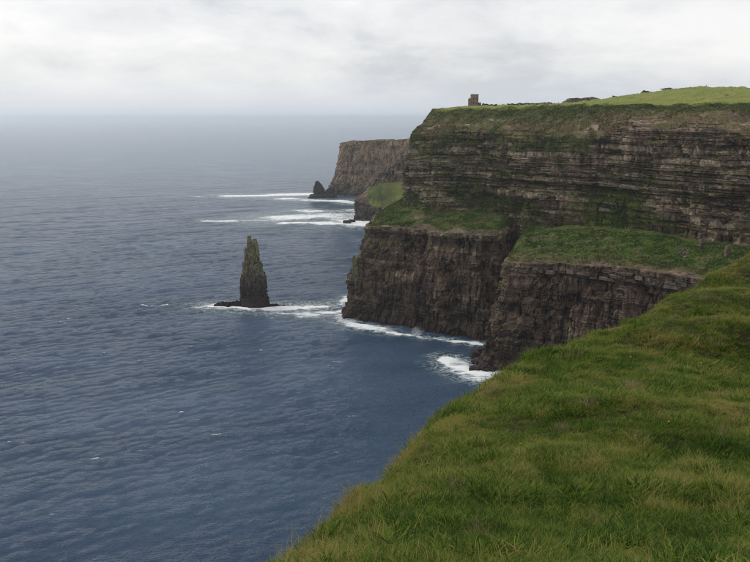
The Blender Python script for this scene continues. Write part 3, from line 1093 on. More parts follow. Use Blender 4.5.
def main_stack():
    b = W0(256, 305)
    root = empty('sea_stack', b, 0, 'tall slender mossy rock pillar standing alone in the surf', 'sea stack')
    m = b[1] / (CP * FPX) * 0.985          # metres per photo pixel at its distance
    q = lambda px: (px - 256) * m
    zf = lambda py: (305 - py) * m * 1.03
    prof = [(zf(a), q(b + 0.4), q(c - 0.4)) for a, b, c in [(308, 241.2, 269.4), (300, 241.8, 268.4), (296, 243, 267.5), (294, 244.4, 266.4), (286, 244.0, 266.2), (284.5, 242.2, 267.4), (273, 242.4, 267.0), (272.4, 244.4, 264.6), (263.4, 244.6, 263.8), (262.8, 246.8, 261.8), (256.4, 247.2, 261.2), (255.8, 249.2, 260.0), (249, 249.6, 259.6), (241.5, 250, 259.2)]]
    col = link('rock_column', column_mesh('rock_column', prof, 900, M_STACK), root)
    sp = [(zf(262), q(248.5), q(256.5)), (zf(246), q(248.8), q(255)), (zf(240), q(249.2), q(254)), (zf(235.5), q(249.8), q(252.8))]
    link('spire', column_mesh('spire', sp, 910, M_STACK, 60, 0.4, 0.8, 0.7), col)
    sp = [(zf(262), q(253), q(261.5)), (zf(248), q(254), q(260.8)), (zf(241), q(254.8), q(259.8)), (zf(238), q(255.6), q(258.6))]
    link('spire', column_mesh('spire', sp, 911, M_STACK, 60, 0.4, 0.8, 0.7), col, (0, -2.0, 0))
    sp = [(zf(270), q(245), q(250)), (zf(256), q(246.3), q(249)), (zf(246), q(246.8), q(248))]
    link('spire', column_mesh('spire', sp, 912, M_STACK, 40, 0.4, 0.9, 0.7), col, (0, -3.0, 0))
    for a, b, tp, bt, dy, sd in ((241.8, 248, 275, 300, -2.5, 951), (244.8, 249.5, 259, 285, -3.5, 952), (261, 267.6, 274, 300, -2.5, 953), (258.5, 264.3, 262, 290, -3.5, 954),
                             (248, 254.5, 265, 300, -6.0, 955), (254.5, 261, 270, 300, -6.5, 956), (251, 256.5, 251, 280, -4.2, 957), (247.6, 251.5, 246, 270, -1.0, 958), (257.5, 261.2, 250, 275, -1.5, 959)):
        pr = [(zf(bt), q(a - 0.4), q(b + 0.4)), (zf((bt + tp) / 2), q(a), q(b)), (zf(tp + 4), q(a + 0.3), q(b - 0.4)), (zf(tp + 0.8), q(a + 0.9), q(b - 1.2)), (zf(tp), q(a + 1.4), q(b - 2.2))]
        link('spire', column_mesh('spire', pr, sd, M_STACK, 48, 0.4, 0.9, 1.6), col, (0, dy, 0))
    SB = block_meshes(M_STACK, 8, 61)
    rb = random.Random(62)
    for k in range(80):
        py = rb.uniform(250, 300)
        zz = zf(py)
        pa = np.array(prof)
        l_, r_ = np.interp(zz, pa[:, 0], pa[:, 1]), np.interp(zz, pa[:, 0], pa[:, 2])
        th = rb.uniform(math.pi, 2 * math.pi) if rb.random() < 0.8 else rb.uniform(0, math.pi)
        hw = (r_ - l_) / 2
        o = link('rock_block', rb.choice(SB), col, ((l_ + r_) / 2 + 0.93 * hw * math.cos(th), 0.70 * hw * math.sin(th), zz))
        o.scale = (rb.uniform(1.8, 4.4), rb.uniform(1.8, 3.8), rb.uniform(2.5, 6.5))
        o.rotation_euler = (rb.uniform(-.06, .06), rb.uniform(-.08, .08), th + rb.uniform(-.4, .4))
    link('reef', reef_mesh('reef', 46 * m, 18, 3.8, 920, M_DARK), root, (-23 * m, -1, 0))
    link('reef', reef_mesh('reef', 24 * m, 12, 2.8, 921, M_DARK), root, (22 * m, -4, -0.5))
    return b


main_stack()


def far_stack():
    b = W0(318, 198)
    root = empty('sea_stack', b, 0, 'small dark pointed rock at the foot of the farthest cliff', 'sea stack')
    m = b[1] / (CP * FPX)
    prof = [(-4, -8 * m, 12 * m), (7, -7.5 * m, 10 * m), (9, -4.6 * m, 6.5 * m), (20, -4 * m, 4.6 * m), (30, -2.8 * m, 3 * m), (36, -1.9 * m, 1.2 * m), (39, -1 * m, 0.4 * m)]
    link('rock_column', column_mesh('rock_column', prof, 930, M_DARK, 90, 0.9, 0.8, 1.8), root)
    sh = [(-4, 3 * m, 19 * m), (8, 4 * m, 18 * m), (10, 6 * m, 16 * m), (17, 8.5 * m, 16 * m), (24, 11 * m, 15.5 * m)]
    link('shoulder', column_mesh('shoulder', sh, 934, M_DARK, 80, 0.9, 0.7, 1.8), root, (0, 4, 0))
    link('reef', reef_mesh('reef', 26 * m, 30, 9, 931, M_DARK), root, (2 * m, 2, 0))
    # knob of rock clinging to the promontory's seaward edge
    p = WZ(356, 690, 47)
    kp = empty('rock_pinnacle', (p[0] - 1, p[1], 38), 0, 'small mossy rock pinnacle clinging to the seaward edge of the promontory cliff', 'rock')
    link('rock_column', column_mesh('rock_column', [(-14, 0.5, 5.0), (0, -1.5, 4), (6, -2.2, 3), (14, -2.2, 1.2), (18, -1.6, 0.2)], 940, M_STACK, 50, 0.5, 0.8, 0.7), kp)


far_stack()


# ------------------------------------------------------------------ picking heights on finished terrain
def bvh_of(*objs):
    V, F = [], []
    off = 0
    for o in objs:
        me = o.data
        n = len(me.vertices)
        co = np.empty(n * 3, dtype=np.float32)
        me.vertices.foreach_get('co', co)
        V.append(co.reshape(-1, 3))
        lp = np.empty(len(me.loops), dtype=np.int32)
        me.loops.foreach_get('vertex_index', lp)
        F.append(lp.reshape(-1, 4) + off)
        off += n
    return BVHTree.FromPolygons(np.vstack(V).tolist(), np.vstack(F).tolist())


def make_tops():
    """Coarse copies of the land used only for placing things (every second vertex)."""
    V, F, off = [], [], 0
    for G in (UG, AG, BG):
        g = G[::2, ::2]
        V.append(g.reshape(-1, 3))
        F.append(grid_faces(*g.shape[:2]) + off)
        off += g.shape[0] * g.shape[1]
    return BVHTree.FromPolygons(np.vstack(V).tolist(), np.vstack(F).tolist())


LAND = make_tops()


def ground(x, y, zmax=400):
    h = LAND.ray_cast(Vector((x, y, zmax)), Vector((0, 0, -1)))
    return h[0].z if h[0] is not None else 0.0


def see(px, py):
    """Where the sight line through a photo pixel meets the land."""
    v = Vector(((px - CX) / FPX, CP + (CY - py) / FPX * SP, -SP + (CY - py) / FPX * CP)).normalized()
    h = LAND.ray_cast(Vector((0, 0, CAM_H)), v)
    return h[0]


def skyline(px, y0=640, y1=1000):
    """The highest-seen ground point along a compass line."""
    best = None
    for y in np.arange(y0, y1, 3.0):
        x = WZ(px, y, 185)[0]
        z = ground(x, y)
        e = (z - CAM_H) / y
        if best is None or e > best[0]:
            best = (e, x, float(y), z)
    return best[1:]


# ------------------------------------------------------------------ watch tower on the cliff top
def box_bm(bm, x0, x1, y0, y1, z0, z1, bev=0.0):
    vs = [bm.verts.new((x, y, z)) for z in (z0, z1) for x, y in ((x0, y0), (x1, y0), (x1, y1), (x0, y1))]
    for f in ((3, 2, 1, 0), (4, 5, 6, 7), (0, 1, 5, 4), (1, 2, 6, 5), (2, 3, 7, 6), (3, 0, 4, 7)):
        bm.faces.new([vs[i] for i in f])


def part(name, parent, mat, boxes):
    bm = bmesh.new()
    for b in boxes:
        box_bm(bm, *b)
    me = bpy.data.meshes.new(name)
    bm.to_mesh(me)
    bm.free()
    me.materials.append(mat)
    return link(name, me, parent)


def tower():
    stone = plain('tower limestone', (0.15, 0.108, 0.078), (0.28, 0.215, 0.16), 1.2, 0.9, 0.5, 0.1)
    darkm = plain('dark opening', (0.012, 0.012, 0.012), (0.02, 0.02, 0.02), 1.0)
    x, y, z = skyline(474.5)
    y += 2
    z = ground(x, y) - 0.4
    root = empty('watch_tower', (x, y, z), math.radians(8), 'small square battlemented stone watchtower on the cliff top', 'tower')
    part('wall', root, stone, [(-3.4, 3.4, -3.2, 3.2, 0, 10.6)])
    part('side_block', root, stone, [(-6.2, -3.403, -2.2, 2.2, 0, 7.6)])
    annex = part('annex', root, stone, [(4.3, 6.6, -1.8, 1.8, 0, 3.9)])
    part('low_wall', root, stone, [(3.403, 4.297, -0.6, 0.6, 0, 1.6)])
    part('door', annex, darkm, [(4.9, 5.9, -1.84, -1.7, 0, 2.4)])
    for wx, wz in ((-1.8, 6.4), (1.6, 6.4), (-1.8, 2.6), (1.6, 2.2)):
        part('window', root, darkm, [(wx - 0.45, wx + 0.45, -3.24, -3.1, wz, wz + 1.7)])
    for a in (-3.4, -0.75, 1.9):
        for y0, y1 in ((-3.2, -2.6), (2.6, 3.2)):
            part('merlon', root, stone, [(a, a + 1.5, y0, y1, 10.602, 12.2)])
    for a in (-6.2, -4.3):
        part('merlon', root, stone, [(a, a + 0.9, -2.2, -1.7, 7.602, 8.6)])
    # low flagstone wall running along the cliff-top path
    wm = plain('flagstone wall', (0.035, 0.032, 0.030), (0.10, 0.09, 0.08), 1.5, 0.9, 0.4, 0.1)
    for (a, b, lab) in ((482, 497, 'short flagstone wall running right from the watchtower'),
                        (507, 552, 'long dark flagstone wall on the skyline along the cliff-top path')):
        Vs, Fs = [], []
        n = int((b - a) / 1.5)
        for k in range(n + 1):
            p = skyline(a + (b - a) * k / n)
            g = p[2]
            h = 1.35 + 0.25 * math.sin(k * 2.3)
            for dy, dz in ((-0.3, -0.4), (-0.25, h), (0.25, h), (0.3, -0.4)):
                Vs.append((p[0], p[1] + dy, g + dz))
        for k in range(n):
            for q in range(3):
                i = k * 4 + q
                Fs.append((i, i + 4, i + 5, i + 1))
        me = bpy.data.meshes.new('flagstone_wall')
        me.from_pydata(Vs, [], Fs)
        me.materials.append(wm)
        link('flagstone_wall', me, label=lab, cat='wall')


tower()


# ------------------------------------------------------------------ people and a cow, far off on the cliff top
def skin_mesh(name, joints, edges, mats, zsplit, sub=1):
    me = bpy.data.meshes.new(name)
    me.from_pydata([j[:3] for j in joints], edges, [])
    o = bpy.data.objects.new(name, me)
    COL.objects.link(o)
    o.modifiers.new('skin', 'SKIN')
    sd = o.data.skin_vertices[0].data
    for k, j in enumerate(joints):
        sd[k].radius = (j[3], j[3] * (j[4] if len(j) > 4 else 1))
        sd[k].use_root = k == 0
    m = o.modifiers.new('sub', 'SUBSURF')
    m.levels = m.render_levels = sub
    dg = bpy.context.evaluated_depsgraph_get()
    dg.update()
    r = bpy.data.meshes.new_from_object(o.evaluated_get(dg))
    bpy.data.objects.remove(o)
    r.name = name
    for mt in mats:
        r.materials.append(mt)
    for p in r.polygons:
        p.use_smooth = True
        p.material_index = zsplit(p.center)
    return r


def people():
    skin = plain('skin', (0.32, 0.20, 0.14), (0.38, 0.25, 0.18), 8)
    jeans = plain('dark trousers', (0.018, 0.020, 0.028), (0.03, 0.034, 0.045), 8)
    jackets = [('dark navy', plain('navy jacket', (0.012, 0.015, 0.028), (0.022, 0.026, 0.045), 6)),
               ('red', plain('red jacket', (0.22, 0.025, 0.02), (0.30, 0.04, 0.03), 6)),
               ('black', plain('black jacket', (0.010, 0.010, 0.011), (0.02, 0.02, 0.021), 6))]
    J = [(0, 0, 0.95, .15, .8), (0, 0, 1.2, .15, .75), (0, 0, 1.42, .16, .7), (0, 0, 1.52, .065), (0, -.01, 1.62, .10, 1.1), (0, -.01, 1.73, .075, 1.1),
         (-.19, 0, 1.41, .062), (-.25, .02, 1.13, .05), (-.24, -.08, .88, .04), (.19, 0, 1.41, .062), (.25, .02, 1.13, .05), (.24, -.08, .88, .04),
         (-.10, 0, .86, .095), (-.11, -.02, .48, .065), (-.12, .02, .09, .048), (-.13, -.12, .04, .04),
         (.10, 0, .86, .095), (.12, -.06, .48, .065), (.13, .02, .09, .048), (.14, -.12, .04, .04)]
    E = [(0, 1), (1, 2), (2, 3), (3, 4), (4, 5), (2, 6), (6, 7), (7, 8), (2, 9), (9, 10), (10, 11), (0, 12), (12, 13), (13, 14), (14, 15), (0, 16), (16, 17), (17, 18), (18, 19)]

    def split(c):
        if c.z > 1.5 or (abs(c.x) > 0.2 and c.z < 0.93):
            return 2
        return 0 if c.z > 0.9 else 1
    meshes = [(nm, skin_mesh('person', J, E, [jk, jeans, skin], split)) for nm, jk in jackets]
    rr = random.Random(4)
    spots = [487, 491.5, 495, 499, 502, 505, 509, 513, 517, 520, 523, 526, 529, 533, 537, 541, 546, 551, 554, 537.6, 558]
    lab = {'dark navy': 'tiny walker in a dark navy jacket on the cliff-top path past the watchtower',
           'red': 'tiny walker in a red jacket on the cliff-top path past the watchtower',
           'black': 'tiny walker all in black on the cliff-top path past the watchtower'}
    for k, px in enumerate(spots):
        nm, me = meshes[[0, 2, 0, 2, 1, 2, 0][k % 7]]
        x, y, _ = skyline(px)
        y += rr.uniform(-4, 1)
        o = link('person', me, None, (x, y, ground(x, y) - 0.02), lab[nm], 'person', 'walkers on the cliff-top path (%s)' % nm)
        o.rotation_euler = (0, 0, rr.uniform(0, 6.28))
    # the lone figure on the skyline of the field
    xx, yy, _ = skyline(704.5, 640, 1300)
    if True:
        o = link('person', meshes[2][1], None, (xx, yy, ground(xx, yy) - 0.02), 'lone walker in dark clothes on the grassy hill skyline', 'person')
    # cow
    hide = plain('brown and white hide', (0.055, 0.032, 0.02), (0.16, 0.11, 0.075), 1.0)
    CJ = [(-0.75, 0, 1.12, .30, 1.15), (-0.2, 0, 1.05, .36, 1.1), (0.45, 0, 1.05, .36, 1.15), (0.85, 0, 1.12, .26, 1.2), (1.15, 0, 1.1, .17), (1.42, 0, .95, .15), (1.68, 0, .74, .09),
          (-.8, .2, .8, .15), (-.92, .22, .5, .075), (-.82, .22, .06, .06), (-.8, -.2, .8, .15), (-.92, -.22, .5, .075), (-.82, -.22, .06, .06),
          (.7, .2, .72, .12), (.72, .22, .42, .07), (.70, .22, .06, .06), (.7, -.2, .72, .12), (.72, -.22, .42, .07), (.70, -.22, .06, .06),
          (-1.05, 0, 1.22, .05), (-1.12, 0, .6, .03), (1.40, .16, 1.06, .05), (1.40, -.16, 1.06, .05)]
    CE = [(0, 1), (1, 2), (2, 3), (3, 4), (4, 5), (5, 6), (0, 7), (7, 8), (8, 9), (0, 10), (10, 11), (11, 12), (2, 13), (13, 14), (14, 15), (2, 16), (16, 17), (17, 18), (0, 19), (19, 20), (5, 21), (5, 22)]
    cme = skin_mesh('cow', CJ, CE, [hide, plain('white hide', (0.5, 0.48, 0.44), (0.6, 0.58, 0.54), 3)], lambda c: 1 if (-0.35 < c.x < 0.25 or c.x > 1.3) else 0)
    p = see(726.5, 96.5)
    if p is not None:
        o = link('cow', cme, None, (p.x, p.y, ground(p.x, p.y) - 0.03), 'single brown and white cow grazing in the hilltop field', 'cow')
        o.rotation_euler = (0, 0, 0.3)
        o.scale = (1.15, 1.15, 1.15)


people()


# ------------------------------------------------------------------ bushes, rock outcrop and boulders
def leaf_ball(name, rx, ry, rz, n, seed, mat, size):
    r = np.random.default_rng(seed)
    u = r.normal(size=(n, 3))
    u /= np.linalg.norm(u, axis=1)[:, None]
    rad = (0.55 + 0.45 * r.random(n) ** 0.5) * (0.8 + 0.35 * np.sin(u[:, 0] * 5 + seed) * np.cos(u[:, 1] * 4))
    c = u * rad[:, None] * [rx, ry, rz]
    c[:, 2] = np.abs(c[:, 2])
    a = r.normal(size=(n, 3)) * size
    b = r.normal(size=(n, 3)) * size
    V = np.stack([c - a, c + b, c + a * 0.6 - b], axis=1).reshape(-1, 3)
    return mesh_np(name, V, np.arange(3 * n).reshape(-1, 3), [mat])


def details():
    shrub = plain('gorse leaves', (0.018, 0.030, 0.009), (0.045, 0.060, 0.018), 1.5)
    for (px, py, w, h, lab) in ((644, 93, 5.5, 2.6, 'dark rounded bush on the left shoulder of the hill skyline'),
                                (667, 91, 9.0, 1.8, 'long low hedge bush on the hill skyline'),
                                (613, 104.5, 1.8, 1.6, 'little round bush at the far end of the cliff-top path')):
        x, y, _ = skyline(px, 600, 1300)
        o = link('bush', None or leaf_ball('bush', w, 2.0, h, 900, int(px), shrub, 0.28), None, (x, y, ground(x, y) - 0.3), lab, 'bush')
    # stone-faced bank behind the path
    root_p = skyline(582, 600, 1200)
    root_p = WZ(582, root_p[1] + 6, root_p[2])
    g = ground(root_p[0], root_p[1])
    n, m = 120, 14
    u = np.linspace(-1, 1, n)
    v = np.linspace(0, 1, m)
    U, V = np.meshgrid(u, v)
    env = np.clip((1 - np.abs(U) ** 6), 0, 1) * sstep(-1.0, -0.62, U)
    hh = 8.0 * env * (0.82 + 0.3 * (np.round(3 * vnoise(U * 6, V * 0, 5)) / 3)) * (1 - 0.32 * (U + 1) / 2)
    X = U * 24
    Y = V * 3 + 1.2 * (np.round(2 * vnoise(U * 14, V * 3, 6)) - 1) * (V < 0.9)
    Z = np.where(V < 0.85, hh * V / 0.85, hh)
    Y = np.where(V > 0.9, Y + 14 * (V - 0.9) * 10, Y)
    gz = np.array([ground(root_p[0] + q, root_p[1] + 1.0) for q in X[0]]) - g
    Z = Z + gz[None, :] - 1.5
    me = mesh_np('rock_outcrop', np.stack([X, Y, Z], -1).reshape(-1, 3), grid_faces(m, n), [M_SLAB])
    link('rock_outcrop', me, None, (root_p[0], root_p[1], g), 'low grey rock-faced bank on the skyline behind the cliff-top path', 'rock outcrop')
    # boulders on the green shelf of the buttress
    BM = block_meshes(M_BOULDER, 8, 9)
    for me in BM:
        me.name = 'boulder'
    rr = random.Random(15)

    def boulder(px, py, s, lab, group=None, tall=1.0):
        p = see(px, py)
        if p is None:
            return
        o = link('boulder', rr.choice(BM), None, (p.x, p.y, p.z + s * 0.18 * tall), lab, 'boulder', group)
        o.scale = (s * rr.uniform(0.8, 1.25), s * rr.uniform(0.7, 1.0), s * rr.uniform(0.55, 0.9) * tall)
        o.rotation_euler = (rr.uniform(-.4, .4), rr.uniform(-.4, .4), rr.uniform(0, 6.28))
    for k in range(26):
        a, r = rr.uniform(0, 6.28), rr.random() ** 0.6
        boulder(684 + 7.5 * r * math.cos(a), 253 + 4.5 * r * math.sin(a), rr.uniform(0.9, 1.9),
                'grey boulder in the tumbled rock pile on the green shelf of the buttress', 'boulders in the shelf rock pile')
    boulder(539.5, 249, 2.6, 'upright grey boulder near the seaward end of the green shelf', None, 1.5)
    boulder(602, 235, 2.0, 'thin upright stone at the crest of the green shelf', None, 2.2)
    boulder(541, 240, 1.6, 'small grey stone on the crest of the seaward green shelf')
    # free-standing rock columns at the back of the shelf
    for (px, pyb, w, h, lab) in ((703, 249, 3.8, 8.5, 'squared grey rock column beside the boulder pile, backed by a green slope'),
                                 (728, 257, 3.6, 5.5, 'short squared grey rock column where the grass slope cuts the shelf')):
        p = see(px, pyb)
        if p is None:
            continue
        root = empty('rock_column', (p.x, p.y + 2, p.z - 1), 0.2, lab, 'rock column')
        z = 0.0
        while z < h:
            t = rr.uniform(2.0, 3.2)
            o = link('rock_block', rr.choice(BLOCKS), root, (rr.uniform(-.4, .4) + 0.12 * z * (-1 if px < 710 else 0), rr.uniform(-.3, .3), z + t / 2))
            o.scale = (w * rr.uniform(0.8, 1.1) * (1 - 0.35 * z / h), w * 0.8, t * 1.05)
            z += t
    # dark fallen rocks at the foot of the gully
    DM = block_meshes(M_DARK, 6, 12)
    for k in range(26):
        px, py = rr.uniform(472, 502), rr.uniform(349, 372)
        p = W0(px, py)
        s = rr.uniform(3, 8)
        o = link('sea_rock', rr.choice(DM), None, (p[0], p[1], s * 0.12), 'wet black rock in the surf at the foot of the gully', 'rock', 'fallen rocks at the gully foot')
        o.scale = (s, s * 0.8, s * 0.6)
        o.rotation_euler = (rr.uniform(-.3, .3), rr.uniform(-.3, .3), rr.uniform(0, 6.28))
    for (px, py, s) in ((347, 223, 14), (352, 222, 12)):
        p = W0(px, py)
        o = link('sea_rock', rr.choice(DM), None, (p[0], p[1], 1), 'low dark rock off the foot of the green-sloped cliff', 'rock', 'rocks off the green-sloped cliff')
        o.scale = (s, s * 0.7, s * 0.5)


details()


# ------------------------------------------------------------------ rough turf on shelves and brow
def turf(name, src, lv0, lv1, n, h0, h1, seed, lab, ymax=900):
    G, LV, veg, rich, dry, field = LANDS[src]
    R, N = G.shape[:2]
    a, b, c = G[:-1, :-1], G[:-1, 1:], G[1:, :-1]
    ar = np.linalg.norm(np.cross(b - a, c - a), axis=-1)
    m = (LV[:-1, :-1] > lv0) & (LV[:-1, :-1] < lv1) & (veg[:-1, :-1] > 0.55) & (a[..., 1] < ymax) & (a[..., 1] > 300)
    p = (ar * m).ravel()
    r = np.random.default_rng(seed)
    k = r.choice(len(p), n, p=p / p.sum())
    i, j = k // (N - 1), k % (N - 1)
    u, v = r.random((n, 1)), r.random((n, 1))
    P = G[i, j] + u * (G[i, j + 1] - G[i, j]) + v * (G[i + 1, j] - G[i, j])
    clump = np.clip(0.6 + 0.9 * fbm(P[:, 0] / 6, P[:, 1] / 6, seed, 3), 0.25, 1.5)
    V = []
    for q in range(3):
        az = r.random(n) * 6.283
        h = r.uniform(h0, h1, n) * clump
        wd = r.uniform(0.25, 0.6, n) * (0.6 + 0.4 * clump)
        dx, dy = np.cos(az), np.sin(az)
        ox, oy = r.normal(0, 0.4, n), r.normal(0, 0.4, n)
        b0 = P + np.stack([ox - dx * wd, oy - dy * wd, -0.3 + 0 * h], -1)
        b1 = P + np.stack([ox + dx * wd, oy + dy * wd, -0.3 + 0 * h], -1)
        tp = P + np.stack([ox + r.normal(0.25, 0.3, n) * h, oy + r.normal(0, 0.3, n) * h, h], -1)
        V.append(np.stack([b0, b1, tp], 1))
    V = np.concatenate(V, 0).reshape(-1, 3)
    at = {nm: np.repeat(np.tile(A[i, j], 3), 3) for nm, A in (('rich', rich), ('dry', dry), ('field', field))}
    me = mesh_np(name, V, np.arange(len(V)).reshape(-1, 3), [M_TUFT], at)
    link(name, me, label=lab, cat='grass', kind='stuff')


turf('shelf_grass', 'promontory_cliff', 1.9, 3.1, 12000, 0.4, 1.5, 41, 'rough tussocky grass on the promontory shelf')
turf('shelf_grass', 'buttress_cliff', 1.9, 3.3, 24000, 0.4, 1.5, 42, 'rough bright green grass on the buttress shelf')
turf('brow_grass', 'upper_cliff', 2.8, 5.0, 42000, 0.3, 1.2, 43, 'rough brown-green turf over the brow of the upper cliff')
turf('ledge_grass', 'upper_cliff', 0.9, 2.8, 9000, 0.3, 1.1, 44, 'thin grass growing on the ledges of the upper cliff')


# ------------------------------------------------------------------ spray where the swell hits the promontory
def spray(px, py, w, h, n, seed, lab):
    r = np.random.default_rng(seed)
    b = W0(px, py)
    tt = r.random(n) ** 2.2
    ang = r.normal(0, 0.33, n)
    hh = h * tt * np.exp(-np.abs(ang) * 1.5)
    x = w * (ang * (0.3 + tt) + 0.25 * r.normal(size=n))
    y = r.normal(0, 0.8, n)
    c = np.stack([x, y, hh], -1)
    a = r.normal(size=(n, 3)) * 0.12
    d = r.normal(size=(n, 3)) * 0.12
    V = np.stack([c - a, c + d, c + a - d], 1).reshape(-1, 3)
    me = mesh_np('spray', V, np.arange(3 * n).reshape(-1, 3), [M_FOAM])
    link('spray', me, None, b, lab, 'spray', kind='stuff')


M_FOAM = plain('white spray', (0.72, 0.76, 0.78), (0.80, 0.82, 0.83), 1.0)
spray(417, 335, 6.5, 8, 1800, 1, 'white plume of spray thrown up against the promontory foot')
spray(457, 364, 12, 5, 1800, 2, 'breaking white water in front of the gully rocks')
spray(352, 322, 7, 3.5, 900, 3, 'white splash at the seaward corner of the promontory')


# ------------------------------------------------------------------ foreground slope
EDGE_PIX = [(150, 700, 4.5), (232, 620, 6.5), (287, 562, 9.0), (331, 528, 12.5), (366, 494, 16), (400, 461, 20), (446, 420, 26), (491, 384, 33),
            (525, 363, 39), (560, 344, 45), (600, 330, 50), (640, 317, 55), (665, 305, 59), (690, 291, 63), (712, 273, 66), (730, 263, 68), (752, 256, 70),
            (800, 250, 74), (880, 240, 84), (1000, 225, 100)]
EDGE = np.array([W(a, b + float(np.interp(c, [12, 30], [0.52, 0.26])) * FPX / max(c, 8.0), c) for a, b, c in EDGE_PIX])     # room for the grass that stands on it
EDGE = np.vstack([[[-14, -30, CAM_H - 0.5], [-7.5, -10, CAM_H - 1.6], [-4.5, 0, CAM_H - 3.6]], EDGE])


def slope_fit():
    pts = [tuple(e) for e in EDGE]
    for px, py, y in ((450, 562, 8.8), (600, 562, 8.8), (750, 562, 9.0), (900, 562, 9.4), (330, 562, 9.0),
                      (500, 470, 16.5), (620, 470, 16.5), (750, 470, 17), (900, 470, 18), (560, 400, 26), (680, 400, 27), (780, 400, 28), (930, 400, 30),
                      (640, 350, 39), (740, 350, 40), (880, 345, 42), (700, 315, 52), (780, 300, 55), (900, 290, 60)):
        pts.append(W(px, py, y))
    pts += [(0, 0, CAM_H - 1.75), (6, 0, CAM_H - 1.2), (14, 0, CAM_H - 0.6), (40, 0, CAM_H + 1), (100, 0, CAM_H + 4),
            (0, -30, CAM_H + 2), (40, -30, CAM_H + 4), (100, -30, CAM_H + 6), (120, 60, CAM_H - 2), (70, 40, CAM_H - 4), (40, 25, CAM_H - 3), (120, 100, CAM_H - 6)]
    P = np.array(pts)
    n = len(P)
    r = np.hypot(P[:, None, 0] - P[None, :, 0], P[:, None, 1] - P[None, :, 1])
    K = r + 0.0
    A = np.zeros((n + 3, n + 3))
    A[:n, :n] = K - np.eye(n) * 0.35
    A[:n, n:] = np.c_[np.ones(n), P[:, :2]]
    A[n:, :n] = A[:n, n:].T
    w = np.linalg.solve(A, np.r_[P[:, 2], 0, 0, 0])
    return P, w


_SP, _SW = slope_fit()


def fit_z(X, Y):
    sh = X.shape
    x, y = X.ravel(), Y.ravel()
    z = _SW[-3] + _SW[-2] * x + _SW[-1] * y
    for i in range(len(_SP)):
        z = z + _SW[i] * np.hypot(x - _SP[i, 0], y - _SP[i, 1])
    return z.reshape(sh)


def edge_info(X, Y):
    """Signed distance to the brink (positive beyond it) and the nearest brink point."""
    best = np.full(X.shape, 1e9)
    sx, sy, sg = np.zeros(X.shape), np.zeros(X.shape), np.zeros(X.shape)
    for a, b in zip(EDGE[:-1], EDGE[1:]):
        dx, dy = b[0] - a[0], b[1] - a[1]
        q = np.clip(((X - a[0]) * dx + (Y - a[1]) * dy) / (dx * dx + dy * dy), 0, 1)
        ex, ey = a[0] + q * dx, a[1] + q * dy
        d = np.hypot(X - ex, Y - ey)
        m = d < best
        best = np.where(m, d, best)
        sx, sy = np.where(m, ex, sx), np.where(m, ey, sy)
        sg = np.where(m, np.sign(dx * (Y - a[1]) - dy * (X - a[0])), sg)
    sd = best * np.where(sg == 0, 1, sg)
    rag = 0.5 * fbm(X / 3.2, Y / 3.2, 611, 3) * sstep(5, 14, np.hypot(X, Y))
    return sd + rag, sx, sy


def slope_z(X, Y):
    sd, ex, ey = edge_info(X, Y)
    out = sd > 0
    zi = fit_z(np.where(out, ex, X), np.where(out, ey, Y))
    rng = np.hypot(X, Y)
    amp = sstep(3, 14, rng)
    hum = 0.34 * fbm(X / 5.0, Y / 6.5, 601, 4) + 0.20 * fbm(X / 1.6, Y / 1.8, 603, 3) * sstep(4, 10, rng)
    mound = 0.55 * sstep(0.08, 0.45, fbm(X / 9 + 3, Y / 11, 605, 2)) * sstep(18, 34, rng)
    zi = zi + amp * hum + mound
    for (px, py, y, h, r) in ((708, 297, 57, 1.3, 4.0), (742, 368, 36, -0.5, 3.0), (688, 322, 49, -0.5, 2.6), (655, 338, 44, 0.6, 2.6), (735, 338, 43, 0.7, 3.0),
                              (560, 452, 18.5, 0.30, 1.6), (690, 440, 19, -0.35, 1.5), (620, 410, 24, 0.4, 2.0)):
        c = W(px, py, y)
        zi = zi + h * np.exp(-((X - c[0]) ** 2 + (Y - c[1]) ** 2) / r ** 2)
    s = np.maximum(sd, 0)
    z = zi - (0.9 * s + 0.28 * s * s)
    return np.maximum(z, -6), sd


def fg_material():
    t = NT('turf and soil')
    pos = t.pos()
    n = t.noise(pos, 0.35, 5, 0.6)
    f = t.noise(pos, 9, 6, 0.7)
    c = t.ramp(t.math('ADD', t.math('MULTIPLY', n, 0.6), t.math('MULTIPLY', f, 0.4)),
               [(0.36, (0.014, 0.015, 0.007)), (0.5, (0.028, 0.028, 0.011)), (0.64, (0.052, 0.041, 0.020))])
    geo = t.n('ShaderNodeNewGeometry')
    ns = t.n('ShaderNodeSeparateXYZ')
    t.l(geo.outputs['True Normal'], ns.inputs[0])
    rk = t.ramp(t.noise(pos, 1.0, 6, 0.65, (0.2, 0.2, 0.9)), [(0.38, (0.03, 0.025, 0.022)), (0.62, (0.14, 0.11, 0.085))])
    c = t.mix(t.range(ns.outputs[2], 0.20, 0.36, 1.0, 0.0), c, rk)
    return t.surf(t.bsdf(c, 0.95, 0.1, t.bump(f, 0.7, 0.1)))


def build_foreground():
    xs = np.concatenate([np.arange(-34, 34, 0.3), axis([(34, 0.4, 1.03, 140)])])
    ys = np.concatenate([np.arange(-36, 0, 1.2), np.arange(0, 84, 0.3), np.arange(84, 128, 0.8)])
    X, Y = np.meshgrid(xs, ys)
    Z, sd = slope_z(X, Y)
    me = mesh_np('foreground_slope', np.stack([X, Y, Z], -1).reshape(-1, 3), grid_faces(*X.shape), [fg_material()], None, True)
    link('foreground_slope', me, label='steep grassy foreground slope falling away to the cliff brink', kind='structure')


build_foreground()


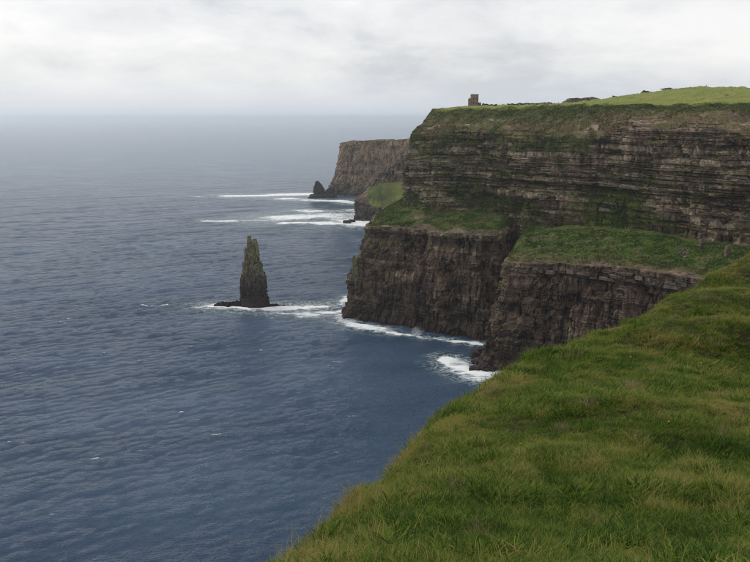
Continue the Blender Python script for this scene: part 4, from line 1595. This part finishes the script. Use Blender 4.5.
def grass_material(name, a, b, c, d, trans=0.35):
    """Blade colour varies by patch of ground, by blade (attribute) and along the blade."""
    t = NT(name)
    pos = t.pos()
    tint, along = t.attr('tint'), t.attr('along')
    p1 = t.noise(pos, 0.16, 4, 0.6, (1, 1, 0.2), (3, 1, 0))
    p2 = t.noise(pos, 0.9, 4, 0.6, (1, 1, 0.3), (1, 8, 0))
    v = t.math('ADD', t.math('MULTIPLY', p1, 0.50), t.math('MULTIPLY', p2, 0.40))
    v = t.math('SUBTRACT', v, 0.09)
    v = t.math('ADD', v, t.math('MULTIPLY', tint, 0.40))
    col = t.ramp(v, [(0.40, a), (0.50, b), (0.60, c), (0.72, d)])
    tip = t.mix(0.45, col, (0.20, 0.165, 0.065))
    col = t.mix(t.math('MULTIPLY', t.range(along, 0.45, 1.0), 0.6), col, tip)
    pr = t.bsdf(col, 0.7, 0.08)
    tr = t.n('ShaderNodeBsdfTranslucent')
    t.l(col, tr.inputs['Color'])
    mx = t.n('ShaderNodeMixShader')
    mx.inputs[0].default_value = trans
    t.l(pr.outputs[0], mx.inputs[1])
    t.l(tr.outputs[0], mx.inputs[2])
    return t.surf(mx)


M_GRASS = grass_material('meadow grass', (0.022, 0.060, 0.006), (0.078, 0.156, 0.013), (0.152, 0.214, 0.024), (0.315, 0.250, 0.085))
M_STRAW = grass_material('dry straw', (0.16, 0.115, 0.06), (0.24, 0.18, 0.10), (0.31, 0.24, 0.14), (0.36, 0.29, 0.18))
M_BROWN = grass_material('withered stalks', (0.060, 0.036, 0.020), (0.10, 0.062, 0.034), (0.15, 0.10, 0.055), (0.20, 0.14, 0.08))


def blades_mesh(name, n, rad, hmin, hmax, width, lean, bend, seed, mat, seg=4, tintlo=0.0, tinthi=1.0):
    r = np.random.default_rng(seed)
    V, F3, T, A = [], [], [], []
    for k in range(n):
        rr, th = rad * math.sqrt(r.random()), r.random() * 6.283
        bx, by = rr * math.cos(th), rr * math.sin(th)
        az = r.normal(0, 1.1) if r.random() < 0.6 else r.uniform(-3.14, 3.14)                        # lean mostly downwind (+X)
        dx, dy = math.cos(az), math.sin(az)
        stalk = seg == 4 and r.random() < 0.0015
        h = r.uniform(hmin, hmax) if not stalk else hmax * r.uniform(1.3, 1.8)
        l0 = max(0.02, r.normal(lean, 0.16))
        bd = max(0.0, r.normal(bend, 0.35)) if not stalk else 0.4
        fa = az + r.normal(0, 0.6)
        wx, wy = -math.sin(fa) * width / 2, math.cos(fa) * width / 2
        x, y, z, ang = bx, by, -0.03, l0
        i0 = len(V)
        tn = r.uniform(tintlo, tinthi) + (0.35 if r.random() < 0.14 else 0.0) + (0.7 if stalk else 0.0)
        for s in range(seg + 1):
            q = s / seg
            w = (1 - q) ** 0.8 if s else 0.8
            if s == seg:
                V.append((x, y, z))
                T.append(tn)
                A.append(q)
            else:
                V.append((x - wx * w, y - wy * w, z))
                V.append((x + wx * w, y + wy * w, z))
                T += [tn, tn]
                A += [q, q]
            st = h / seg
            x += dx * math.sin(ang) * st
            y += dy * math.sin(ang) * st
            z += math.cos(ang) * st
            ang = min(ang + bd / seg * (0.6 + q), 2.4)
        for s in range(seg - 1):
            a = i0 + 2 * s
            F3 += [(a, a + 1, a + 3), (a, a + 3, a + 2)]
        a = i0 + 2 * (seg - 1)
        F3.append((a, a + 1, a + 2))
    return mesh_np(name, np.array(V), np.array(F3), [mat], {'tint': np.array(T), 'along': np.array(A)}, True)


def build_grass():
    col = bpy.data.collections.new('grass_sources')
    NV = 12
    for k in range(NV):
        far = k >= 7
        tlo, thi = ((0.0, 0.35), (0.15, 0.55), (0.4, 0.85), (0.0, 0.8), (0.05, 0.6), (0.6, 1.15), (0.5, 1.0), (0.0, 0.4), (0.15, 0.6), (0.35, 0.8), (0.0, 0.8), (0.55, 1.1))[k]
        dryk = k in (5, 6, 11)
        me = blades_mesh('grass_tuft', 20 if not far else 22, 0.13 if not far else 0.24, 0.12, 0.33, 0.0105 if not far else 0.019,
                         0.62, 1.9, 50 + k, M_GRASS, 4, tlo, thi)
        col.objects.link(bpy.data.objects.new('tuft_%02d' % k, me))
    me = blades_mesh('grass_tuft', 9, 0.08, 0.10, 0.24, 0.030, 0.75, 1.2, 99, M_GRASS, 5, 0.1, 0.6)
    col.objects.link(bpy.data.objects.new('tuft_%02d' % NV, me))
    r = np.random.default_rng(77)
    n = 900000
    X = r.uniform(-8, 72, n)
    Y = r.uniform(4.5, 92, n)
    sd, _, _ = edge_info(X, Y)
    px = CX + FPX * X / np.maximum(Y * CP + 7 * SP, 1)
    rng = np.hypot(X, Y)
    dens = 1.0 * sstep(60, 12, rng) * 0.75 + 0.25
    keep = (sd < 3.2) & (px < 1150) & (px > 150) & (r.random(n) < dens)
    X, Y, sd, rng = X[keep], Y[keep], sd[keep], rng[keep]
    Z, _ = slope_z(X, Y)
    n = len(X)
    V = np.stack([X, Y, Z], -1)
    # hummocky growth: taller tussocks and short trodden hollows
    tus = fbm(X / 1.15, Y / 1.3, 701, 3)
    big = fbm(X / 4.5, Y / 5.5, 702, 3)
    sc_ = np.clip(0.85 + 0.65 * tus + 0.30 * big + 0.8 * sstep(0.22, 0.5, fbm(X / 0.75, Y / 0.85, 707, 2)), 0.52, 2.3) * r.uniform(0.75, 1.2, n)
    sc_ *= 1 + 0.15 * sstep(-2.5, 0.0, sd)
    wind = 0.35 + 0.9 * fbm(X / 6, Y / 7, 703, 3)
    rot = np.zeros((n, 3))
    rot[:, 0] = r.normal(0, 0.14, n)
    rot[:, 1] = r.normal(0.05, 0.16, n)
    rot[:, 2] = wind + r.normal(0, 0.8, n)
    dryp = 0.75 * sstep(0.30, 0.5, fbm(X / 0.8 + 40, Y / 0.9, 708, 2)) * (r.random(n) < 0.7) + 0.8 * fbm(X / 3.0, Y / 3.6, 704, 3) + 0.35 * sstep(-2.2, 0.3, sd) + r.normal(0, 0.22, n)
    far = rng > 26 + r.normal(0, 3, n)
    idx = np.where(far, np.where(dryp > 0.52, 11, r.integers(7, 11, n)), np.where(dryp > 0.52, r.integers(5, 7, n), r.integers(0, 5, n)))
    broad = (r.random(n) < 0.10 * sstep(0.0, 0.35, fbm(X / 2.2, Y / 2.5, 705, 3))) & (rng < 30)
    idx = np.where(broad, NV, idx)
    me = bpy.data.meshes.new('grass')
    me.vertices.add(n)
    me.vertices.foreach_set('co', V.astype(np.float32).ravel())
    a = me.attributes.new('rot', 'FLOAT_VECTOR', 'POINT')
    a.data.foreach_set('vector', rot.astype(np.float32).ravel())
    a = me.attributes.new('siz', 'FLOAT', 'POINT')
    a.data.foreach_set('value', sc_.astype(np.float32))
    a = me.attributes.new('idx', 'INT', 'POINT')
    a.data.foreach_set('value', idx.astype(np.int32))
    o = link('grass', me, label='long windswept olive-green grass covering the foreground slope', cat='grass', kind='stuff')
    ng = bpy.data.node_groups.new('grass scatter', 'GeometryNodeTree')
    ng.interface.new_socket('Geometry', in_out='INPUT', socket_type='NodeSocketGeometry')
    ng.interface.new_socket('Geometry', in_out='OUTPUT', socket_type='NodeSocketGeometry')
    N, L = ng.nodes.new, ng.links.new
    gi, go = N('NodeGroupInput'), N('NodeGroupOutput')
    ci = N('GeometryNodeCollectionInfo')
    ci.inputs['Collection'].default_value = col
    ci.inputs['Separate Children'].default_value = True
    ci.inputs['Reset Children'].default_value = True
    iop = N('GeometryNodeInstanceOnPoints')
    iop.inputs['Pick Instance'].default_value = True

    def na(nm, dt):
        q = N('GeometryNodeInputNamedAttribute')
        q.data_type = dt
        q.inputs['Name'].default_value = nm
        return q.outputs['Attribute']
    L(gi.outputs[0], iop.inputs['Points'])
    L(ci.outputs[0], iop.inputs['Instance'])
    L(na('idx', 'INT'), iop.inputs['Instance Index'])
    e2r = N('FunctionNodeEulerToRotation')
    L(na('rot', 'FLOAT_VECTOR'), e2r.inputs[0])
    L(e2r.outputs[0], iop.inputs['Rotation'])
    L(na('siz', 'FLOAT'), iop.inputs['Scale'])
    L(iop.outputs[0], go.inputs[0])
    md = o.modifiers.new('scatter', 'NODES')
    md.node_group = ng
    print('GRASS', n)


build_grass()


# ------------------------------------------------------------------ single plants in the foreground grass
def slope_see(px, py):
    """March the sight line through a pixel until it meets the foreground slope."""
    ys = np.arange(4, 90, 0.05)
    P = np.array([W(px, py, y) for y in ys])
    Z, _ = slope_z(P[:, 0], P[:, 1])
    k = np.argmax(P[:, 2] < Z)
    return float(P[k, 0]), float(P[k, 1]), float(Z[k])


def plants():
    rr = random.Random(8)

    def tuft(px, py, n, rad, h0, h1, wd, lean, bend, seed, mat, lab, name='dry_grass_tuft', cat='grass tuft', rz=0.3, grp=None):
        x, y, z = slope_see(px, py)
        me = blades_mesh(name, n, rad, h0, h1, wd, lean, bend, seed, mat, 5)
        o = link(name, me, None, (x, y, z - 0.02), lab, cat, grp)
        o.rotation_euler = (0, 0, rz)
    tuft(631, 393, 260, 0.30, 0.45, 0.85, 0.010, 0.35, 1.1, 1, M_STRAW, 'bushy pale straw-coloured grass tuft alone in the green slope')
    tuft(735, 432, 120, 0.35, 0.4, 0.75, 0.008, 0.3, 0.9, 2, M_BROWN, 'tall rusty brown stalks in a hollow of the slope')
    tuft(722, 440, 60, 0.22, 0.4, 0.7, 0.007, 0.2, 0.6, 3, M_STRAW, 'sparse straw stems beside the rusty brown stalks')
    tuft(598, 352, 150, 0.9, 0.35, 0.7, 0.012, 0.8, 0.5, 4, M_BROWN, 'flattened mat of grey-brown dead stems just inside the brink', 'dead_stems', 'dead stems')
    tuft(573, 358, 50, 0.5, 0.5, 1.0, 0.012, 0.2, 0.5, 5, M_STRAW, 'upright pale stems standing at the brink beside the dead mat')
    tuft(497, 396, 150, 0.7, 0.4, 0.8, 0.010, 0.4, 1.0, 6, M_STRAW, 'yellowed grass fringe on the brink above the white water')
    tuft(400, 470, 120, 0.45, 0.35, 0.6, 0.008, 0.4, 1.1, 12, M_STRAW, 'yellowed tuft leaning over the brink halfway down the edge')
    tuft(322, 548, 90, 0.30, 0.25, 0.45, 0.006, 0.4, 1.1, 13, M_STRAW, 'yellowish tuft at the lowest visible end of the brink')
    for k, (px, py) in enumerate(((705, 300), (668, 322), (716, 345), (655, 372), (590, 405), (722, 398), (560, 432), (640, 445), (694, 470), (520, 480), (455, 490), (600, 530), (735, 520), (480, 540))):
        tuft(px, py, 70, 0.16 + 0.004 * (562 - py) / 4, 0.25, 0.5 + 0.25 * (562 - py) / 260, 0.008 + 0.004 * (562 - py) / 260, 0.4, 1.2, 70 + k, M_STRAW,
             'small straw-coloured tuft scattered through the green foreground grass', rz=0.2 * k, grp='scattered straw tufts in the foreground grass')
    for k, (px, py, h, rz) in enumerate(((592, 492, .48, 0.3), (583, 493, .42, 0.7), (512, 497, .42, 0.2), (446, 507, .40, 0.4), (455, 516, .36, 1.0),
                                         (488, 478, .45, 0.1), (535, 470, .4, 0.8), (640, 520, .36, 0.4))):
        x, y, z = slope_see(px, py)
        V, F = [], []
        pts = [Vector((0, 0, 0)), Vector((.03, 0, h * .45)), Vector((.10, 0, h * .8)), Vector((.19, .01, h))]
        rad = [.0035, .003, .0025, .006]
        pts.append(Vector((.24, .015, h * 1.08)))
        rad.append(.0015)
        for p, r_ in zip(pts, rad):
            for a in range(4):
                V.append((p.x + r_ * math.cos(a * 1.571), p.y + r_ * math.sin(a * 1.571), p.z))
        for i in range(len(pts) - 1):
            for a in range(4):
                F.append((i * 4 + a, i * 4 + (a + 1) % 4, i * 4 + 4 + (a + 1) % 4, i * 4 + 4 + a))
        me = mesh_np('seed_stalk', np.array(V), np.array(F), [M_STRAW], None, True)
        o = link('seed_stalk', me, None, (x, y, z + 0.12), 'thin pale seed stalk rising out of the green grass', 'grass stalk', 'seed stalks in the foreground grass')
        o.rotation_euler = (0, 0.1, rz)
    # broad-leaved plant near the bottom
    leaf = plain('dock leaf', (0.045, 0.095, 0.014), (0.075, 0.135, 0.022), 12, 0.8, 0.1, 0.01)
    for px, py, lab in ((566, 552, 'small broad-leaved dock plant low in the nearest grass'),):
        x, y, z = slope_see(px, py)
        root = empty('dock_plant', (x, y, z + 0.03), 0.4, lab, 'plant')
        for k in range(6):
            n = 9
            V, F = [], []
            ln, w = rr.uniform(.14, .24), rr.uniform(.022, .034)
            for i in range(n):
                q = i / (n - 1)
                ww = w * math.sin(math.pi * (0.06 + 0.94 * q) ** 0.8) + 0.002
                zz = ln * (0.9 * q - 0.45 * q * q)
                xx = ln * 0.75 * q
                V += [(xx, -ww, zz + 0.3 * ww), (xx, 0, zz), (xx, ww, zz + 0.3 * ww)]
            for i in range(n - 1):
                for a in (0, 1):
                    F.append((i * 3 + a, i * 3 + a + 1, i * 3 + 4 + a, i * 3 + 3 + a))
            o = link('leaf', mesh_np('leaf', np.array(V), np.array(F), [leaf], None, True), root)
            o.rotation_euler = (0, -0.3, k * 1.05 + rr.uniform(-.2, .2))


plants()


def flowers():
    petal = plain('yellow petals', (0.55, 0.40, 0.02), (0.70, 0.52, 0.04), 20)
    stem = plain('flower stem', (0.04, 0.07, 0.015), (0.06, 0.09, 0.02), 20)
    bm = bmesh.new()
    for k in range(8):
        a = k * math.pi / 4
        v = [bm.verts.new((r * math.cos(a + o), r * math.sin(a + o), z)) for r, o, z in ((0.004, 0, 0), (0.022, -0.3, 0.006), (0.030, 0, 0.004), (0.022, 0.3, 0.006))]
        bm.faces.new(v)
    pm = bpy.data.meshes.new('petals')
    bm.to_mesh(pm)
    bm.free()
    pm.materials.append(petal)
    V = [(0.003 * math.cos(a * 2.09), 0.003 * math.sin(a * 2.09), z) for z in (0, 0.3) for a in range(3)]
    sm_ = bpy.data.meshes.new('stem')
    sm_.from_pydata(V, [], [(0, 1, 4, 3), (1, 2, 5, 4), (2, 0, 3, 5)])
    sm_.materials.append(stem)
    rr = random.Random(3)
    for px, py in ((606, 352), (641, 352), (585, 360), (630, 366), (560, 420), (700, 372), (668, 432), (520, 455), (612, 447), (728, 478)):
        x, y, z = slope_see(px, py)
        root = empty('yellow_flower', (x, y, z), rr.uniform(0, 6), 'small yellow flower head among the grass of the slope', 'flower', 'yellow flowers in the foreground grass')
        k = 1.0 + max(0, (y - 20) / 30)
        root.scale = (k, k, k)
        link('stem', sm_, root)
        o = link('petals', pm, root, (0, 0, 0.3))
        o.rotation_euler = (rr.uniform(0.3, 0.9), 0, 0)


flowers()


# ------------------------------------------------------------------ haze over the sea
def haze():
    bm = bmesh.new()
    box_bm(bm, -29000, 29000, -2900, 55000, -20, 262)
    bmesh.ops.recalc_face_normals(bm, faces=bm.faces[:])
    me = bpy.data.meshes.new('haze')
    bm.to_mesh(me)
    bm.free()
    m = bpy.data.materials.new('sea haze')
    m.use_nodes = True
    nt = m.node_tree
    nt.nodes.clear()
    out = nt.nodes.new('ShaderNodeOutputMaterial')
    pv = nt.nodes.new('ShaderNodeVolumePrincipled')
    pv.inputs['Color'].default_value = (0.85, 0.93, 1.0, 1)
    pv.inputs['Anisotropy'].default_value = 0.62
    pv.inputs['Density'].default_value = 0.000056
    pv.inputs['Density Attribute'].default_value = ''
    nt.links.new(pv.outputs[0], out.inputs['Volume'])
    try:
        m.cycles.homogeneous_volume = True
    except Exception:
        pass
    me.materials.append(m)
    link('haze', me, label='thin pale haze hanging over the sea and cliffs', kind='stuff')


haze()
